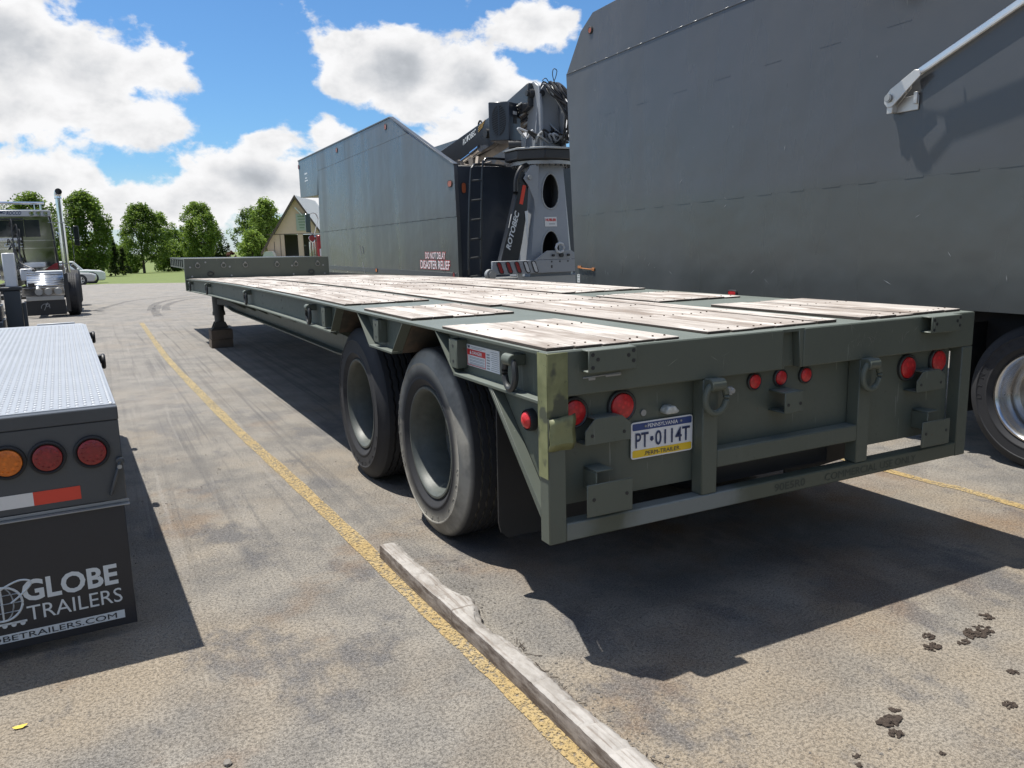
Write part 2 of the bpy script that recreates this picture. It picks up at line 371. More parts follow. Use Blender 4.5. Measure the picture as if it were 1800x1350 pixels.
# ------------------------------------------------------------------ mesh helpers
def frame(d, up=(0, 0, 1)):
    d = Vector(d).normalized(); up = Vector(up)
    if abs(d.dot(up)) > .99: up = Vector((0, 1, 0))
    a = d.cross(up).normalized(); b = a.cross(d).normalized()
    return a, b, d

class MB:
    def __init__(s): s.v = []; s.f = []
    def quad(s, *p):
        i = len(s.v); s.v += [tuple(q) for q in p]; s.f.append(tuple(range(i, i+len(p)))); return s
    def box(s, x0, x1, y0, y1, z0, z1, ny=1):
        i = len(s.v); ys = [y0+(y1-y0)*k/ny for k in range(ny+1)]
        for y in ys: s.v += [(x0, y, z0), (x1, y, z0), (x1, y, z1), (x0, y, z1)]
        s.f.append((i, i+1, i+2, i+3)); e = i+4*ny; s.f.append((e+3, e+2, e+1, e))
        for k in range(ny):
            a = i+4*k; b = a+4
            for j in range(4): s.f.append((a+j, b+j, b+(j+1) % 4, a+(j+1) % 4))
        return s
    def obox(s, c, size, ax=(1, 0, 0), ay=(0, 1, 0)):
        ax = Vector(ax).normalized(); ay = Vector(ay); ay = (ay-ax*ay.dot(ax)).normalized(); az = ax.cross(ay); c = Vector(c); i = len(s.v)
        for sx, sy, sz in ((-1, -1, -1), (1, -1, -1), (1, 1, -1), (-1, 1, -1), (-1, -1, 1), (1, -1, 1), (1, 1, 1), (-1, 1, 1)):
            s.v.append(tuple(c+ax*sx*size[0]/2+ay*sy*size[1]/2+az*sz*size[2]/2))
        for q in ((3, 2, 1, 0), (4, 5, 6, 7), (0, 1, 5, 4), (1, 2, 6, 5), (2, 3, 7, 6), (3, 0, 4, 7)): s.f.append(tuple(i+k for k in q))
        return s
    def bar(s, p0, p1, w, h, up=(0, 0, 1)):
        a, b, d = frame(Vector(p1)-Vector(p0), up); L = (Vector(p1)-Vector(p0)).length
        return s.obox((Vector(p0)+Vector(p1))/2, (L, w, h), d, a)
    def prism(s, poly, axis, a, b):
        """poly of 2-d points swept along an axis: 'x' takes (y,z), 'y' takes (x,z), 'z' takes (x,y)"""
        def pt(q, w): return {'x': (w, q[0], q[1]), 'y': (q[0], w, q[1]), 'z': (q[0], q[1], w)}[axis]
        i = len(s.v); n = len(poly)
        s.v += [pt(q, a) for q in poly]+[pt(q, b) for q in poly]
        s.f.append(tuple(range(i, i+n))[::-1]); s.f.append(tuple(range(i+n, i+2*n)))
        for k in range(n): s.f.append((i+k, i+(k+1) % n, i+n+(k+1) % n, i+n+k))
        return s
    def cyl(s, p0, p1, r, r2=None, n=16, cap=True):
        r2 = r if r2 is None else r2; p0 = Vector(p0); p1 = Vector(p1); a, b, d = frame(p1-p0); i = len(s.v)
        for p, rr in ((p0, r), (p1, r2)):
            for k in range(n):
                t = 2*math.pi*k/n; s.v.append(tuple(p+a*rr*math.cos(t)+b*rr*math.sin(t)))
        for k in range(n): s.f.append((i+k, i+(k+1) % n, i+n+(k+1) % n, i+n+k))
        if cap: s.f.append(tuple(range(i, i+n))[::-1]); s.f.append(tuple(range(i+n, i+2*n)))
        return s
    def tube(s, pts, r, n=8, closed=False, cap=True):
        pts = [Vector(p) for p in pts]; m_ = len(pts); i = len(s.v); pa = None
        for k, p in enumerate(pts):
            if closed: d = pts[(k+1) % m_]-pts[k-1]
            else: d = pts[min(k+1, m_-1)]-pts[max(k-1, 0)]
            d.normalize()
            if pa is None: a, b, _ = frame(d)
            else: a = (pa-d*pa.dot(d)).normalized(); b = d.cross(a)
            pa = a; rr = r[k] if isinstance(r, (list, tuple)) else r
            for j in range(n):
                t = 2*math.pi*j/n; s.v.append(tuple(p+a*rr*math.cos(t)+b*rr*math.sin(t)))
        for k in range(m_ if closed else m_-1):
            A = i+k*n; B = i+((k+1) % m_)*n
            for j in range(n): s.f.append((A+j, A+(j+1) % n, B+(j+1) % n, B+j))
        if cap and not closed: s.f.append(tuple(range(i, i+n))[::-1]); s.f.append(tuple(range(i+(m_-1)*n, i+m_*n)))
        return s
    def lathe(s, prof, c, axis='x', n=48, zig=None):
        """prof: (along axis, radius) pairs, revolved round an axis through c"""
        i = len(s.v); m_ = len(prof)
        for k in range(n):
            t = 2*math.pi*k/n; ct, st = math.cos(t), math.sin(t)
            for q, (a, r) in enumerate(prof):
                if zig and q in zig: a += .004*(1 if k % 2 else -1)
                if axis == 'x': s.v.append((c[0]+a, c[1]+r*ct, c[2]+r*st))
                elif axis == 'y': s.v.append((c[0]+r*ct, c[1]+a, c[2]+r*st))
                else: s.v.append((c[0]+r*ct, c[1]+r*st, c[2]+a))
        for k in range(n):
            A = i+k*m_; B = i+((k+1) % n)*m_
            for q in range(m_-1): s.f.append((A+q, A+q+1, B+q+1, B+q))
        return s
    def ring(s, c, R, r, axis='y', n=24, k=8, sx=1.0, sz=1.0, a0=0, a1=2*math.pi):
        pts = []; full = abs(a1-a0-2*math.pi) < 1e-6
        for j in range(n if full else n+1):
            t = a0+(a1-a0)*j/n; u, w = R*sx*math.cos(t), R*sz*math.sin(t)
            pts.append({'y': (c[0]+u, c[1], c[2]+w), 'x': (c[0], c[1]+u, c[2]+w), 'z': (c[0]+u, c[1]+w, c[2])}[axis])
        return s.tube(pts, r, k, closed=full)
    def mesh(s, mt):
        me = bpy.data.meshes.new('m'); me.from_pydata(s.v, [], s.f); me.validate(); me.update()
        bm = bmesh.new(); bm.from_mesh(me); bmesh.ops.recalc_face_normals(bm, faces=bm.faces); bm.to_mesh(me); bm.free()
        me.materials.append(MATS[mt] if isinstance(mt, str) else mt)
        return me
    def build(s, name, mt, parent=None, bevel=0.0, warp=None, smooth=True, seg=1, label=None):
        if warp: s.v = [warp(q) for q in s.v]
        return link(name, s.mesh(mt), parent, bevel, smooth, seg, label)

def link(name, me, parent=None, bevel=0.0, smooth=True, seg=1, label=None):
    if smooth and len(me.polygons):
        me.shade_smooth(); me.set_sharp_from_angle(angle=math.radians(32))
    o = bpy.data.objects.new(name, me); COL.objects.link(o); me.name = name
    if parent is not None: attach(o, parent)
    if bevel:
        b = o.modifiers.new('bevel', 'BEVEL'); b.width = bevel; b.segments = seg; b.limit_method = 'ANGLE'; b.angle_limit = math.radians(40)
    if label: o['label'] = label
    return o
def attach(o, parent):
    o.parent = parent
    if parent.get('_world'): o.matrix_parent_inverse = Matrix.Translation(-Vector(parent.location))
def thing(name, label, cat, loc=(0, 0, 0), rotz=0.0, group=None, world=True):
    """an Empty at the thing's base; world=True: its parts are given in world coordinates"""
    o = bpy.data.objects.new(name, None); COL.objects.link(o); o.location = loc; o.rotation_euler = (0, 0, rotz)
    o.empty_display_size = .2; o['label'] = label; o['category'] = cat
    if group: o['group'] = group
    if world: o['_world'] = 1
    return o
def tag(o, label, cat, group=None):
    o['label'] = label; o['category'] = cat
    if group: o['group'] = group
    return o
def struct(o, kind='structure'): o['kind'] = kind; return o
def lin(a, b, n): return [a+(b-a)*k/(n-1) for k in range(n)]
def arc(cx, cy, r, a0, a1, n=8): return [(cx+r*math.cos(t), cy+r*math.sin(t)) for t in lin(a0, a1, n)]
def spline(pts, n=6):
    """Catmull-Rom through the points"""
    P_ = [Vector(p) for p in pts]; P_ = [2*P_[0]-P_[1]]+P_+[2*P_[-1]-P_[-2]]; out = []
    for k in range(1, len(P_)-2):
        for j in range(n):
            t = j/n; a, b, c, d = P_[k-1:k+3]
            out.append(.5*((2*b)+(c-a)*t+(2*a-5*b+4*c-d)*t*t+(3*b-a-3*c+d)*t**3))
    return out+[P_[-2]]

def text_obj(name, txt, mt, parent, origin, xdir, ydir, width=None, height=None, depth=.0012, bold=0.0, shear=0.0, spacing=1.0, lift=.0015, warp=None):
    """flat lettering: origin is its lower left corner, fitted into width x height"""
    cu_ = bpy.data.curves.new('t', 'FONT'); cu_.body = txt; cu_.size = 1; cu_.extrude = 0.0; cu_.offset = bold; cu_.shear = shear
    cu_.space_character = spacing; cu_.resolution_u = 3
    o = bpy.data.objects.new('t', cu_); COL.objects.link(o)
    me = bpy.data.meshes.new_from_object(o.evaluated_get(bpy.context.evaluated_depsgraph_get()))
    bpy.data.objects.remove(o); bpy.data.curves.remove(cu_)
    n = len(me.vertices); co = np.empty(n*3); me.vertices.foreach_get('co', co); co = co.reshape(-1, 3)
    x0, y0 = co[:, 0].min(), co[:, 1].min(); w, h = np.ptp(co[:, 0]), np.ptp(co[:, 1])
    sx = (width/w) if width else height/h; sy = (height/h) if height else sx
    X = Vector(xdir).normalized(); Y = Vector(ydir).normalized(); N = X.cross(Y); O = Vector(origin)+N*lift
    pts = [tuple(O+X*float((q[0]-x0)*sx)+Y*float((q[1]-y0)*sy)) for q in co]
    if warp: pts = [warp(q) for q in pts]
    me.vertices.foreach_set('co', np.array(pts).ravel()); me.update()
    me.materials.clear(); me.materials.append(MATS[mt])
    return link(name, me, parent, smooth=False)

# ------------------------------------------------------------------ ground
def gz(y): return -0.018*max(0.0, y-22.0) if y < 190 else -0.018*168
def sheet(name, mt, xs, ys, dz, edge=None):
    b = MB(); nx = len(xs)
    for y in ys:
        for x in xs: b.v.append((x, y, gz(y)+dz))
    for j in range(len(ys)-1):
        for i in range(nx-1): b.f.append((j*nx+i, j*nx+i+1, (j+1)*nx+i+1, (j+1)*nx+i))
    return b.build(name, mt, smooth=False)
struct(sheet('lawn', 'grass', [-900, -100, -20, 20, 60, 100, 900], [-400, -40, 0, 22, 40, 60, 90, 120, 150, 189.9, 400, 900], -.012))
lot = MB()
edge = [(-90, 66), (-20, 62.5), (-6, 61), (-.45, 58.9), (3.75, 52.2), (9.5, 44), (30, 40), (90, 38)]
for (x, y) in edge:
    for k in range(9):
        yy = -40+(22+40)*k/4 if k < 4 else 22+(y-22)*(k-4)/4
        lot.v.append((x, yy, gz(yy)))
for i in range(len(edge)-1):
    for k in range(8): lot.f.append((i*9+k, (i+1)*9+k, (i+1)*9+k+1, i*9+k+1))
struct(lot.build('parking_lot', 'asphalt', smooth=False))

def ribbon(name, mt, pts, w, z, parent=None):
    b = MB(); P_ = spline([(x, y, 0) for x, y in pts], 8)
    for k, p in enumerate(P_):
        d = (P_[min(k+1, len(P_)-1)]-P_[max(k-1, 0)]).normalized(); n = Vector((-d.y, d.x, 0)); ww = w*(1+.06*math.sin(k*1.7)+.05*math.sin(k*.6+1))
        for s in (-.5, .5): q = p+n*ww*s; b.v.append((q.x, q.y, gz(q.y)+z))
    for k in range(len(P_)-1): b.f.append((2*k, 2*k+1, 2*k+3, 2*k+2))
    return b.build(name, mt, parent, smooth=False)
struct(ribbon('yellow_bay_line', 'line_paint', [(-.55, 16.7), (-.56, 12), (-.545, 9.4), (-.435, 5.1), (-.35, 3.1), (-.305, 1.84), (-.27, .69), (-.245, .1), (-.23, -.5), (-.21, -1.4)], .088, .004))
struct(ribbon('yellow_bay_line', 'line_paint', [(3.10, 9.), (3.14, 4.), (3.155, .97), (3.19, .5), (3.17, .1), (3.16, -.6)], .075, .004))
plain('tyre_mark', (0.085, 0.085, 0.088), .8, var=.3)
def m_mark(t, bs, out):
    p = pos(t); w = t.noise(p, 9, 5, .7); P(t, bs, (0.075, 0.075, 0.078), .75)
    tr = t.add('ShaderNodeBsdfTransparent'); mx = t.add('ShaderNodeMixShader')
    t.l.new(t.ramp(w, .25, .75, .55, .98), mx.inputs[0]); t.l.new(bs.outputs[0], mx.inputs[1]); t.l.new(tr.outputs[0], mx.inputs[2]); t.l.new(mx.outputs[0], out.inputs[0])
mat('skid_rubber', m_mark)
for pts in ([(-1.4, 21.6), (-.4, 26.5), (1.1, 29.2), (4, 32)], [(-.12, 20.4), (.05, 22.5), (.55, 25.2), (1.6, 27.6), (4.5, 31)], [(.22, 20.2), (.4, 22.3), (.95, 24.8), (1.9, 26.6), (4.9, 29.6)], [(-.1, 18.2), (-.05, 20.), (.2, 22.6)]):
    struct(ribbon('tyre_skid_mark', 'skid_rubber', pts, .2, .005))

# ------------------------------------------------------------------ wheels
def tyre_mesh(R, r, w, mt):
    h = R-r; prof = [(.012, r-.012), (0.006, r), (-.016, r+.03*h/.2), (-.020, r+.18*h), (-.0225, r+.20*h), (-.0225, r+.24*h), (-.020, r+.26*h), (-.021, r+.58*h), (-.0245, r+.60*h), (-.0245, r+.63*h), (-.019, r+.65*h), (-.006, R-.045), (.004, R-.028), (.012, R-.012), (.028, R)]
    zig = set(); n = 4
    for g in range(n):
        a = .028+(w-.056)*(g+1)/(n+1)
        prof += [(a-.007, R+.003*math.sin(math.pi*(a/w))), (a-.006, R-.016), (a+.006, R-.016), (a+.007, R+.003*math.sin(math.pi*(a/w)))]
        zig |= set(range(len(prof)-4, len(prof)))
    prof += [(w-x, rr) for x, rr in ([(.028, R), (.012, R-.012), (-.006, R-.045), (-.022, r+.30*h), (.006, r), (.012, r-.012)])]
    return MB().lathe(prof, (0, 0, 0), 'x', 84, zig).mesh(mt)
def rim_mesh(r, w, mt, deep=.19):
    prof = [(.016, r-.004), (.004, r+.001), (-.006, r-.003), (-.006, r-.014), (.004, r-.024), (.03, r-.034), (.05, r-.040), (.075, r-.056), (deep, r-.060), (deep+.02, r-.075), (deep+.028, r-.11), (deep-.005, r-.15), (deep-.010, .115), (deep-.012, .105), (deep-.018, .10), (deep-.020, .088), (deep-.020, 0.0001)]
    b = MB().lathe(prof, (0, 0, 0), 'x', 48)
    for k in range(10):
        t = 2*math.pi*k/10; b.cyl((deep-.03, .143*math.cos(t), .143*math.sin(t)), (deep, .143*math.cos(t), .143*math.sin(t)), .014, n=6)
    b.lathe([(w-.02, r), (w, r-.03), (w-.03, r-.06), (deep+.03, r-.065)], (0, 0, 0), 'x', 32)
    return b.mesh(mt)
def tyre_letters(word, rad, size, a0, step, mt, flip=1):
    """raised sidewall lettering running round the tyre; one mesh"""
    vs, fs = [], []
    for i, chx in enumerate(word):
        if chx == ' ': continue
        cu_ = bpy.data.curves.new('t', 'FONT'); cu_.body = chx; cu_.size = size*1.35; cu_.align_x = 'CENTER'; cu_.extrude = .0014; cu_.offset = .0; cu_.resolution_u = 2
        o = bpy.data.objects.new('t', cu_); COL.objects.link(o)
        me = bpy.data.meshes.new_from_object(o.evaluated_get(bpy.context.evaluated_depsgraph_get()))
        bpy.data.objects.remove(o); bpy.data.curves.remove(cu_)
        t = a0-step*i; base = len(vs)
        for q in me.vertices:       # seen from -x, +y is to the left
            X, Y = q.co.x, q.co.y+rad-size*.45
            h_, v_ = X*math.cos(t)-Y*math.sin(t), X*math.sin(t)+Y*math.cos(t)
            vs.append((-.0212-q.co.z, -h_, v_))
        for p_ in me.polygons: fs.append(tuple(base+k for k in p_.vertices))
        bpy.data.meshes.remove(me)
    b = MB(); b.v = vs; b.f = fs
    return b.mesh(mt)
RT, RR = .509, .305
TY = tyre_mesh(RT, RR, .265, 'tyre_rubber'); TYD = tyre_mesh(RT, RR, .265, 'dusty_tyre'); RIM = rim_mesh(RR, .24, 'grey_rim')
def wheel(parent, x, y, z, mirror=False, ty=None, rim=None, letters=None, rot=0.0):
    """rim mesh as the part, tyre and lettering under it"""
    o = link('wheel', rim or RIM, None); COL.objects.unlink(o); COL.objects.link(o)
    o.parent = parent
    if parent.get('_world'): o.matrix_parent_inverse = Matrix.Translation(-Vector(parent.location))
    o.location = (x, y, z); o.rotation_euler = (rot, 0, math.pi if mirror else 0)
    tt = link('tyre', ty or TY, None); tt.parent = o
    if letters: l_ = link('tyre_lettering', letters, None); l_.parent = o; l_['kind'] = 'stuff'
    return o
# ------------------------------------------------------------------ the olive flatbed trailer
H, L, W = 1.170, 12.20, 2.44
def warp(q):
    x, y, z = q; c = 0.0
    if y > 3.0: c = -0.0016*(y-3.0)**2
    if y > 12.3: c = -0.0016*9.3**2
    return (x, y, z+c-.016*(x-1.22)*(max(0, min(y, 12.2))/12.2)**2)
tr = thing('flatbed_trailer', 'long olive green flatbed semi trailer with worn plank deck and licence plate', 'trailer', (1.22, 1.5, 0))
OL = 'olive_paint'
def part(name, b, mt=OL, parent=None, bevel=.003, **k): return b.build(name, mt, parent or tr, bevel=bevel, warp=warp, **k)
# deck plate (runs over the wheels) and cross structure
part('deck_plate', MB().box(.004, W-.004, .004, L-.002, H-.012, H, ny=24), bevel=0)
part('main_beam', MB().prism([(.60, .98), (2.95, .98), (2.95, 1.155), (.60, 1.155)], 'x', .74, .76), 'dirty_steel')
for xb in (.62, 1.72):
    bb = MB(); bb.box(xb-.06, xb+.10, 2.95, 12.1, 1.13, 1.155, ny=10)
    ys = [3.0, 4.4, 4.9, 7, 9, 11.2, 12.1]; zl = [.90, .60, .585, .60, .625, .66, .72]
    for k in range(len(ys)-1):
        bb.prism([(ys[k], zl[k]), (ys[k+1], zl[k+1]), (ys[k+1], 1.155), (ys[k], 1.155)], 'x', xb, xb+.02)
        bb.prism([(ys[k], zl[k]-.018), (ys[k+1], zl[k+1]-.018), (ys[k+1], zl[k+1]), (ys[k], zl[k])], 'x', xb-.07, xb+.09)
    part('main_beam', bb)
for y in np.arange(3.4, 12.0, .86):
    part('cross_member', MB().box(.06, W-.06, y, y+.05, .99, 1.15), bevel=0)
    for sx in (0, 1):
        x0, x1 = (.08, .66) if sx == 0 else (W-.66, W-.08)
        bz = [(x0, 1.0), (x1, .70), (x1, .99), (x0, 1.03)] if sx == 0 else [(x0, .70), (x1, 1.0), (x1, 1.03), (x0, .99)]
        part('outrigger_bracket', MB().prism(bz, 'y', y+.01, y+.03), bevel=0)
for y in (1.4696, 2.7317): part('axle', MB().cyl((.42, y, .509), (W-.42, y, .509), .075, n=16), 'dark_steel', bevel=0)
part('suspension_beam', MB().box(.72, .84, .9, 3.3, .56, .70).box(1.6, 1.72, .9, 3.3, .56, .70).box(.70, .86, 2.0, 2.2, .70, 1.15).box(1.58, 1.74, 2.0, 2.2, .70, 1.15), 'dark_steel')
# side rails: channel with recessed web, cut away above the wheels
def rail(sgn):
    def X(a): return a if sgn < 0 else W-a
    def pb(b, x0, x1, *r, **k): a, c = sorted((X(x0), X(x1))); return b.box(a, c, *r, **k)
    part('side_rail_top', pb(MB(), 0, .075, .066, L, H-.0135, H-.0005+.001, ny=24), bevel=.002)
    segs = [(.066, .066, .858, 1.054), (2.113, 2.314, 1.706, 1.519), (2.974, 2.797, L, L)]
    zb = .972; zt = H-.0135
    for i, s_ in enumerate(segs):
        if i == 0: poly = [(.066, zb), (.858, zb), (1.054, zt), (.066, zt)]; yb0, yb1 = .066, .858
        elif i == 1: poly = [(1.706, zb), (2.113, zb), (2.314, zt), (1.519, zt)]; yb0, yb1 = 1.706, 2.113
        else: poly = None; yb0, yb1 = 2.974, L
        a, c = sorted((X(.058), X(.068)))
        b = MB()
        if poly: b.prism(poly, 'x', a, c)
        else:
            b.prism([(2.974, zb), (3.2, zb), (3.2, zt), (2.797, zt)], 'x', a, c); b.box(a, c, 3.2, L, zb, zt, ny=20)
        part('rail_web', b, bevel=0)
        part('rail_flange', pb(MB(), .0, .075, yb0, yb1, zb-.001, zb+.012, ny=1 if i < 2 else 20), bevel=.002)
    # slanted closing plates at the wheel cut-outs
    for (y0, y1) in ((1.054, .858), (1.519, 1.706), (2.314, 2.113), (2.797, 2.974)):
        b = MB(); s2 = .008 if y1 < y0 else -.008
        a, c = sorted((X(.001), X(.0575)))
        b.prism([(y0, zt-.001), (y0+s2, zt-.001), (y1+s2, zb+.0125), (y1, zb+.0125)], 'x', a, c)
        part('cutout_plate', b, bevel=0)
        a, c = sorted((X(.0585), X(.60)))
        part('wheel_well_plate', MB().prism([(y0, zt-.001), (y0+s2, zt-.001), (y1+s2, zb), (y1, zb)], 'x', a, c), 'dirty_steel', bevel=0)
rail(-1); rail(1)
# stake pockets
def pocket(x, y, z0, z1, sgn=-1):
    b = MB(); d = .052*(-sgn)
    x0, x1 = sorted((x, x+d))
    b.box(x0, x1, y-.045, y-.035, z0, z1).box(x0, x1, y+.035, y+.045, z0, z1)
    xa, xb = sorted((x, x+.008*(-sgn))); b.box(xa, xb, y-.0348, y+.0348, z0, z1)
    o = part('stake_pocket', b, bevel=.002)
    hb = MB(); xx = x-.001 if sgn < 0 else x+.001
    for zz in (z0+.03, z1-.03): hb.cyl((xx, y, zz), (xx+.006*(-sgn), y, zz), .008, n=10)
    hb.build('pocket_hole', 'black_steel', o, warp=warp)
for y, z0, z1 in ((.865, 1.005, 1.135), (1.985, 1.01, 1.14), (3.17, 1.0, 1.138)): pocket(.006, y, z0, z1)
for y in (.865, 1.985, 3.17): pocket(W-.006, y, 1.005, 1.135, 1)
for y in np.concatenate([np.arange(3.9, 11.8, .9)]):
    hb = MB()
    for zz in (1.03, 1.10): hb.cyl((.0565, y, zz), (.0590, y, zz), .009, n=8)
    part('rail_hole', hb, 'black_steel', bevel=0)
# tie-down rings hanging on the side rail
def dring(c, axis, size=.055, mt='dark_steel', tilt=.02):
    b = MB(); R_ = size
    if axis == 'x':
        pts = [Vector((c[0], c[1]+R_*math.cos(t)*.82, c[2]-R_*.55+R_*math.sin(t)*1.12)) for t in lin(0, 2*math.pi, 27)[:-1]]
        o = part('tie_down_ring', b.tube(pts, .0135, 10, closed=True), mt, bevel=0)
        MB().cyl((c[0], c[1]-.034, c[2]+R_*.45), (c[0], c[1]+.034, c[2]+R_*.45), .024, n=14).box(c[0]+.0, c[0]+.055, c[1]-.033, c[1]+.033, c[2]+R_*.45-.022, c[2]+R_*.45+.022).build('ring_lug', OL, o, bevel=.003, warp=warp)
    else:
        pts = [Vector((c[0]+R_*math.cos(t), c[1]-.0, c[2]-R_*.55+R_*math.sin(t)*1.12)) for t in lin(0, 2*math.pi, 27)[:-1]]
        o = part('tie_down_ring', b.tube(pts, .0135, 10, closed=True), mt, bevel=0)
        MB().cyl((c[0]-.036, c[1], c[2]+R_*.45), (c[0]+.036, c[1], c[2]+R_*.45), .026, n=14).box(c[0]-.035, c[0]+.035, c[1], c[1]+.05, c[2]+R_*.45-.024, c[2]+R_*.45+.024).build('ring_lug', OL, o, bevel=.003, warp=warp)
for y in (.30, 3.60, 6.36, 9.58, 11.75): dring((.004, y, 1.085), 'x')
# rear frame
rear = MB().box(0, 1.155, 0, .066, 1.0, H-.0005).box(1.275, W, 0, .066, 1.0, H-.0005).box(1.155, 1.275, .045, .066, 1.0, H-.0005)
part('rear_beam', rear, bevel=.006, seg=2)
part('rear_beam_notch', MB().prism([(1.155, 1.0), (1.168, 1.0), (1.155, 1.10)], 'y', .003, .045).prism([(1.262, 1.0), (1.275, 1.0), (1.275, 1.1695), (1.245, 1.1695)], 'y', .003, .045))
part('rear_post', MB().box(0, .076, 0, .066, .4435, .9995), bevel=.004)
part('rear_post', MB().box(.723, .803, 0, .066, .516, .9995), bevel=.004)
part('rear_post', MB().box(1.635, 1.713, 0, .066, .516, .9995), bevel=.004)
part('rear_post', MB().box(W-.078, W, 0, .066, .4435, .9995), bevel=.004)
part('rear_bumper_bar', MB().box(.0765, W-.0785, .001, .066, .4445, .515), 'bumper_paint', bevel=.006, seg=2)
part('rear_step_bar', MB().box(.8035, 1.6345, .001, .066, .622, .698), bevel=.006, seg=2)
for xa, xb, zz in ((.05, .80, .566), (.801, 1.68, .66), (1.681, 2.36, .566)): part('rear_panel', MB().box(xa, xb, .068, .076, zz, 1.0), bevel=0)
part('rear_header', MB().box(.07, W-.07, .0765, .12, 1.0, 1.15), bevel=0)
part('under_frame', MB().box(.85, 1.60, .135, .16, .50, .98).box(.70, .78, .13, 1.2, .75, 1.15).box(1.66, 1.74, .13, 1.2, .75, 1.15), 'black_steel', bevel=0)
# bent, half repainted corner
part('bent_corner_plate', MB().box(-.0025, .086, -.004, -.0005, .93, H-.004), 'camouflage_paint', bevel=.002, label='dented corner plate in older yellowish green paint')
part('bent_corner_plate', MB().box(-.0045, -.0026, -.0035, .064, .70, H-.004), 'camouflage_paint', bevel=.0)
cb = MB(); pr = [(-.0035, -.016), (.02, -.022), (.055, -.012), (.09, -.020), (.112, -.006)]
zs = [.805, .835, .87, .905, .928]; off = [-.02, .012, .0, .014, .004]
for z, o_ in zip(zs, off):
    for x, y in pr: cb.v.append((x, y-o_*.6, z+.10*x*(1 if z > .86 else -.2)))
for j in range(4):
    for i in range(4): cb.f.append((j*5+i, j*5+i+1, (j+1)*5+i+1, (j+1)*5+i))
o = part('bent_corner_flap', cb, 'camouflage_paint', bevel=0); sm = o.modifiers.new('s', 'SOLIDIFY'); sm.thickness = .005
# lamps
def lamp(c, r, axis, lens, parent=tr, housing='black_rubber', depth=.03, wp=None, name='tail_lamp'):
    s_ = {'y': (0, -1, 0), 'x': (-1, 0, 0)}[axis]; n_ = Vector(s_); c = Vector(c)
    prof = [(0, r*1.32), (-depth*.6, r*1.30), (-depth*.75, r*1.18), (-depth*.55, r*1.06), (0, r*1.05)]
    o = MB().lathe(prof, c, axis, 32).build(name, housing, parent, warp=wp)
    dome = [(-depth*.2, r*1.04), (-depth*.75, r), (-depth*.95, r*.8), (-depth*1.08, r*.4), (-depth*1.1, .0001)]
    MB().lathe(dome, c, axis, 32).build('lens', lens, o, warp=wp)
    return o
for x, z, r in ((.148, .923, .047), (.367, .923, .050), (2.039, .919, .050), (2.265, .931, .050)): lamp((x, .0675, z), r, 'y', 'red_lens', depth=.022, housing='dark_steel')
for x, z in ((1.055, .951), (1.206, .952), (1.357, .95)): lamp((x, .0675, z), .030, 'y', 'red_lens', depth=.018, housing='dark_steel')
lamp((.0475, .20, .884), .033, 'x', 'red_lens', depth=.04, name='side_marker_lamp')
part('corner_wing_panel', MB().prism([(.0665, .57), (.0665, .9705), (.46, .9705)], 'x', .048, .054), bevel=0)
part('gusset', MB().prism([(.478, .9705), (.462, .9705), (.0665, .569), (.0665, .552)], 'x', .002, .0475).prism([(.500, .9705), (.479, .9705), (.0665, .5515), (.0665, .53)], 'x', .002, .010), bevel=.0015)
# dock bumper brackets on the rear
def chan(x0, x1, z0, z1, y0, y1, holes, flat=False):
    b = MB().box(x0, x1, y0, y0+.007, z0, z1)
    if not flat: b.box(x0, x1, y0+.0072, y1, z1-.007, z1).box(x0, x1, y0+.0072, y1, z0, z0+.007)
    o = part('bumper_bracket', b, bevel=.003)
    hb = MB()
    for hx, hz in holes: hb.cyl((hx, y0-.0015, hz), (hx, y0+.004, hz), .0075, n=10)
    hb.build('bolt_hole', 'black_steel', o)
    return o
chan(.140, .352, 1.088, 1.172, -.058, -.0065, [(.158, 1.155), (.180, 1.137), (.158, 1.108), (.315, 1.142), (.337, 1.158), (.337, 1.12)])
chan(2.035, 2.255, 1.094, 1.172, -.058, -.001, [(2.052, 1.155), (2.07, 1.137), (2.052, 1.11), (2.22, 1.142), (2.24, 1.158), (2.24, 1.12)])
for xa, sg in ((.148, 1), (2.055, 1)):
    chan(xa, xa+.208, .533, .660, -.03, -.022, [(xa+.03, .60), (xa+.18, .602)], True)
    part('bracket_arm', MB().box(xa+.045, xa+.052, -.022, .067, .615, .70).box(xa+.045, xa+.125, -.022, .067, .7005, .707))
for xa in (.158, 2.03):
    b = MB().prism([(xa, .805), (xa+.208, .805), (xa+.208, .872), (xa+.165, .905), (xa+.045, .905), (xa, .86)], 'y', -.005, .002)
    b.prism([(xa+.045, .8975), (xa+.165, .8975), (xa+.165, .9045), (xa+.045, .9045)], 'y', .0072, .067).box(xa, xa+.208, .0072, .067, .805, .811)
    o = part('bumper_bracket', b, bevel=.002)
    MB().cyl((xa+.03, -.0065, .84), (xa+.03, -.001, .84), .007, n=10).cyl((xa+.175, -.0065, .84), (xa+.175, -.001, .84), .007, n=10).build('bolt_hole', 'black_steel', o)
chan(1.145, 1.25, .812, .905, -.03, .067, [(1.165, .85), (1.235, .85)])
dring((.762, -.03, .955), 'y', mt='olive_paint'); dring((1.672, -.03, .957), 'y', mt='olive_paint')
part('safety_hook', MB().obox((.83, -.02, .945), (.05, .012, .035)).cyl((.855, -.03, .945), (.855, .0, .945), .012, n=10), 'galvanised')
part('weld_scar', MB().obox((.235, -.002, 1.066), (.17, .004, .006), (1, 0, .03)).obox((.19, -.002, 1.058), (.03, .005, .012)).obox((.285, -.003, 1.063), (.07, .006, .009)), 'galvanised', bevel=.002)
scr = MB(); rs_ = random.Random(8)
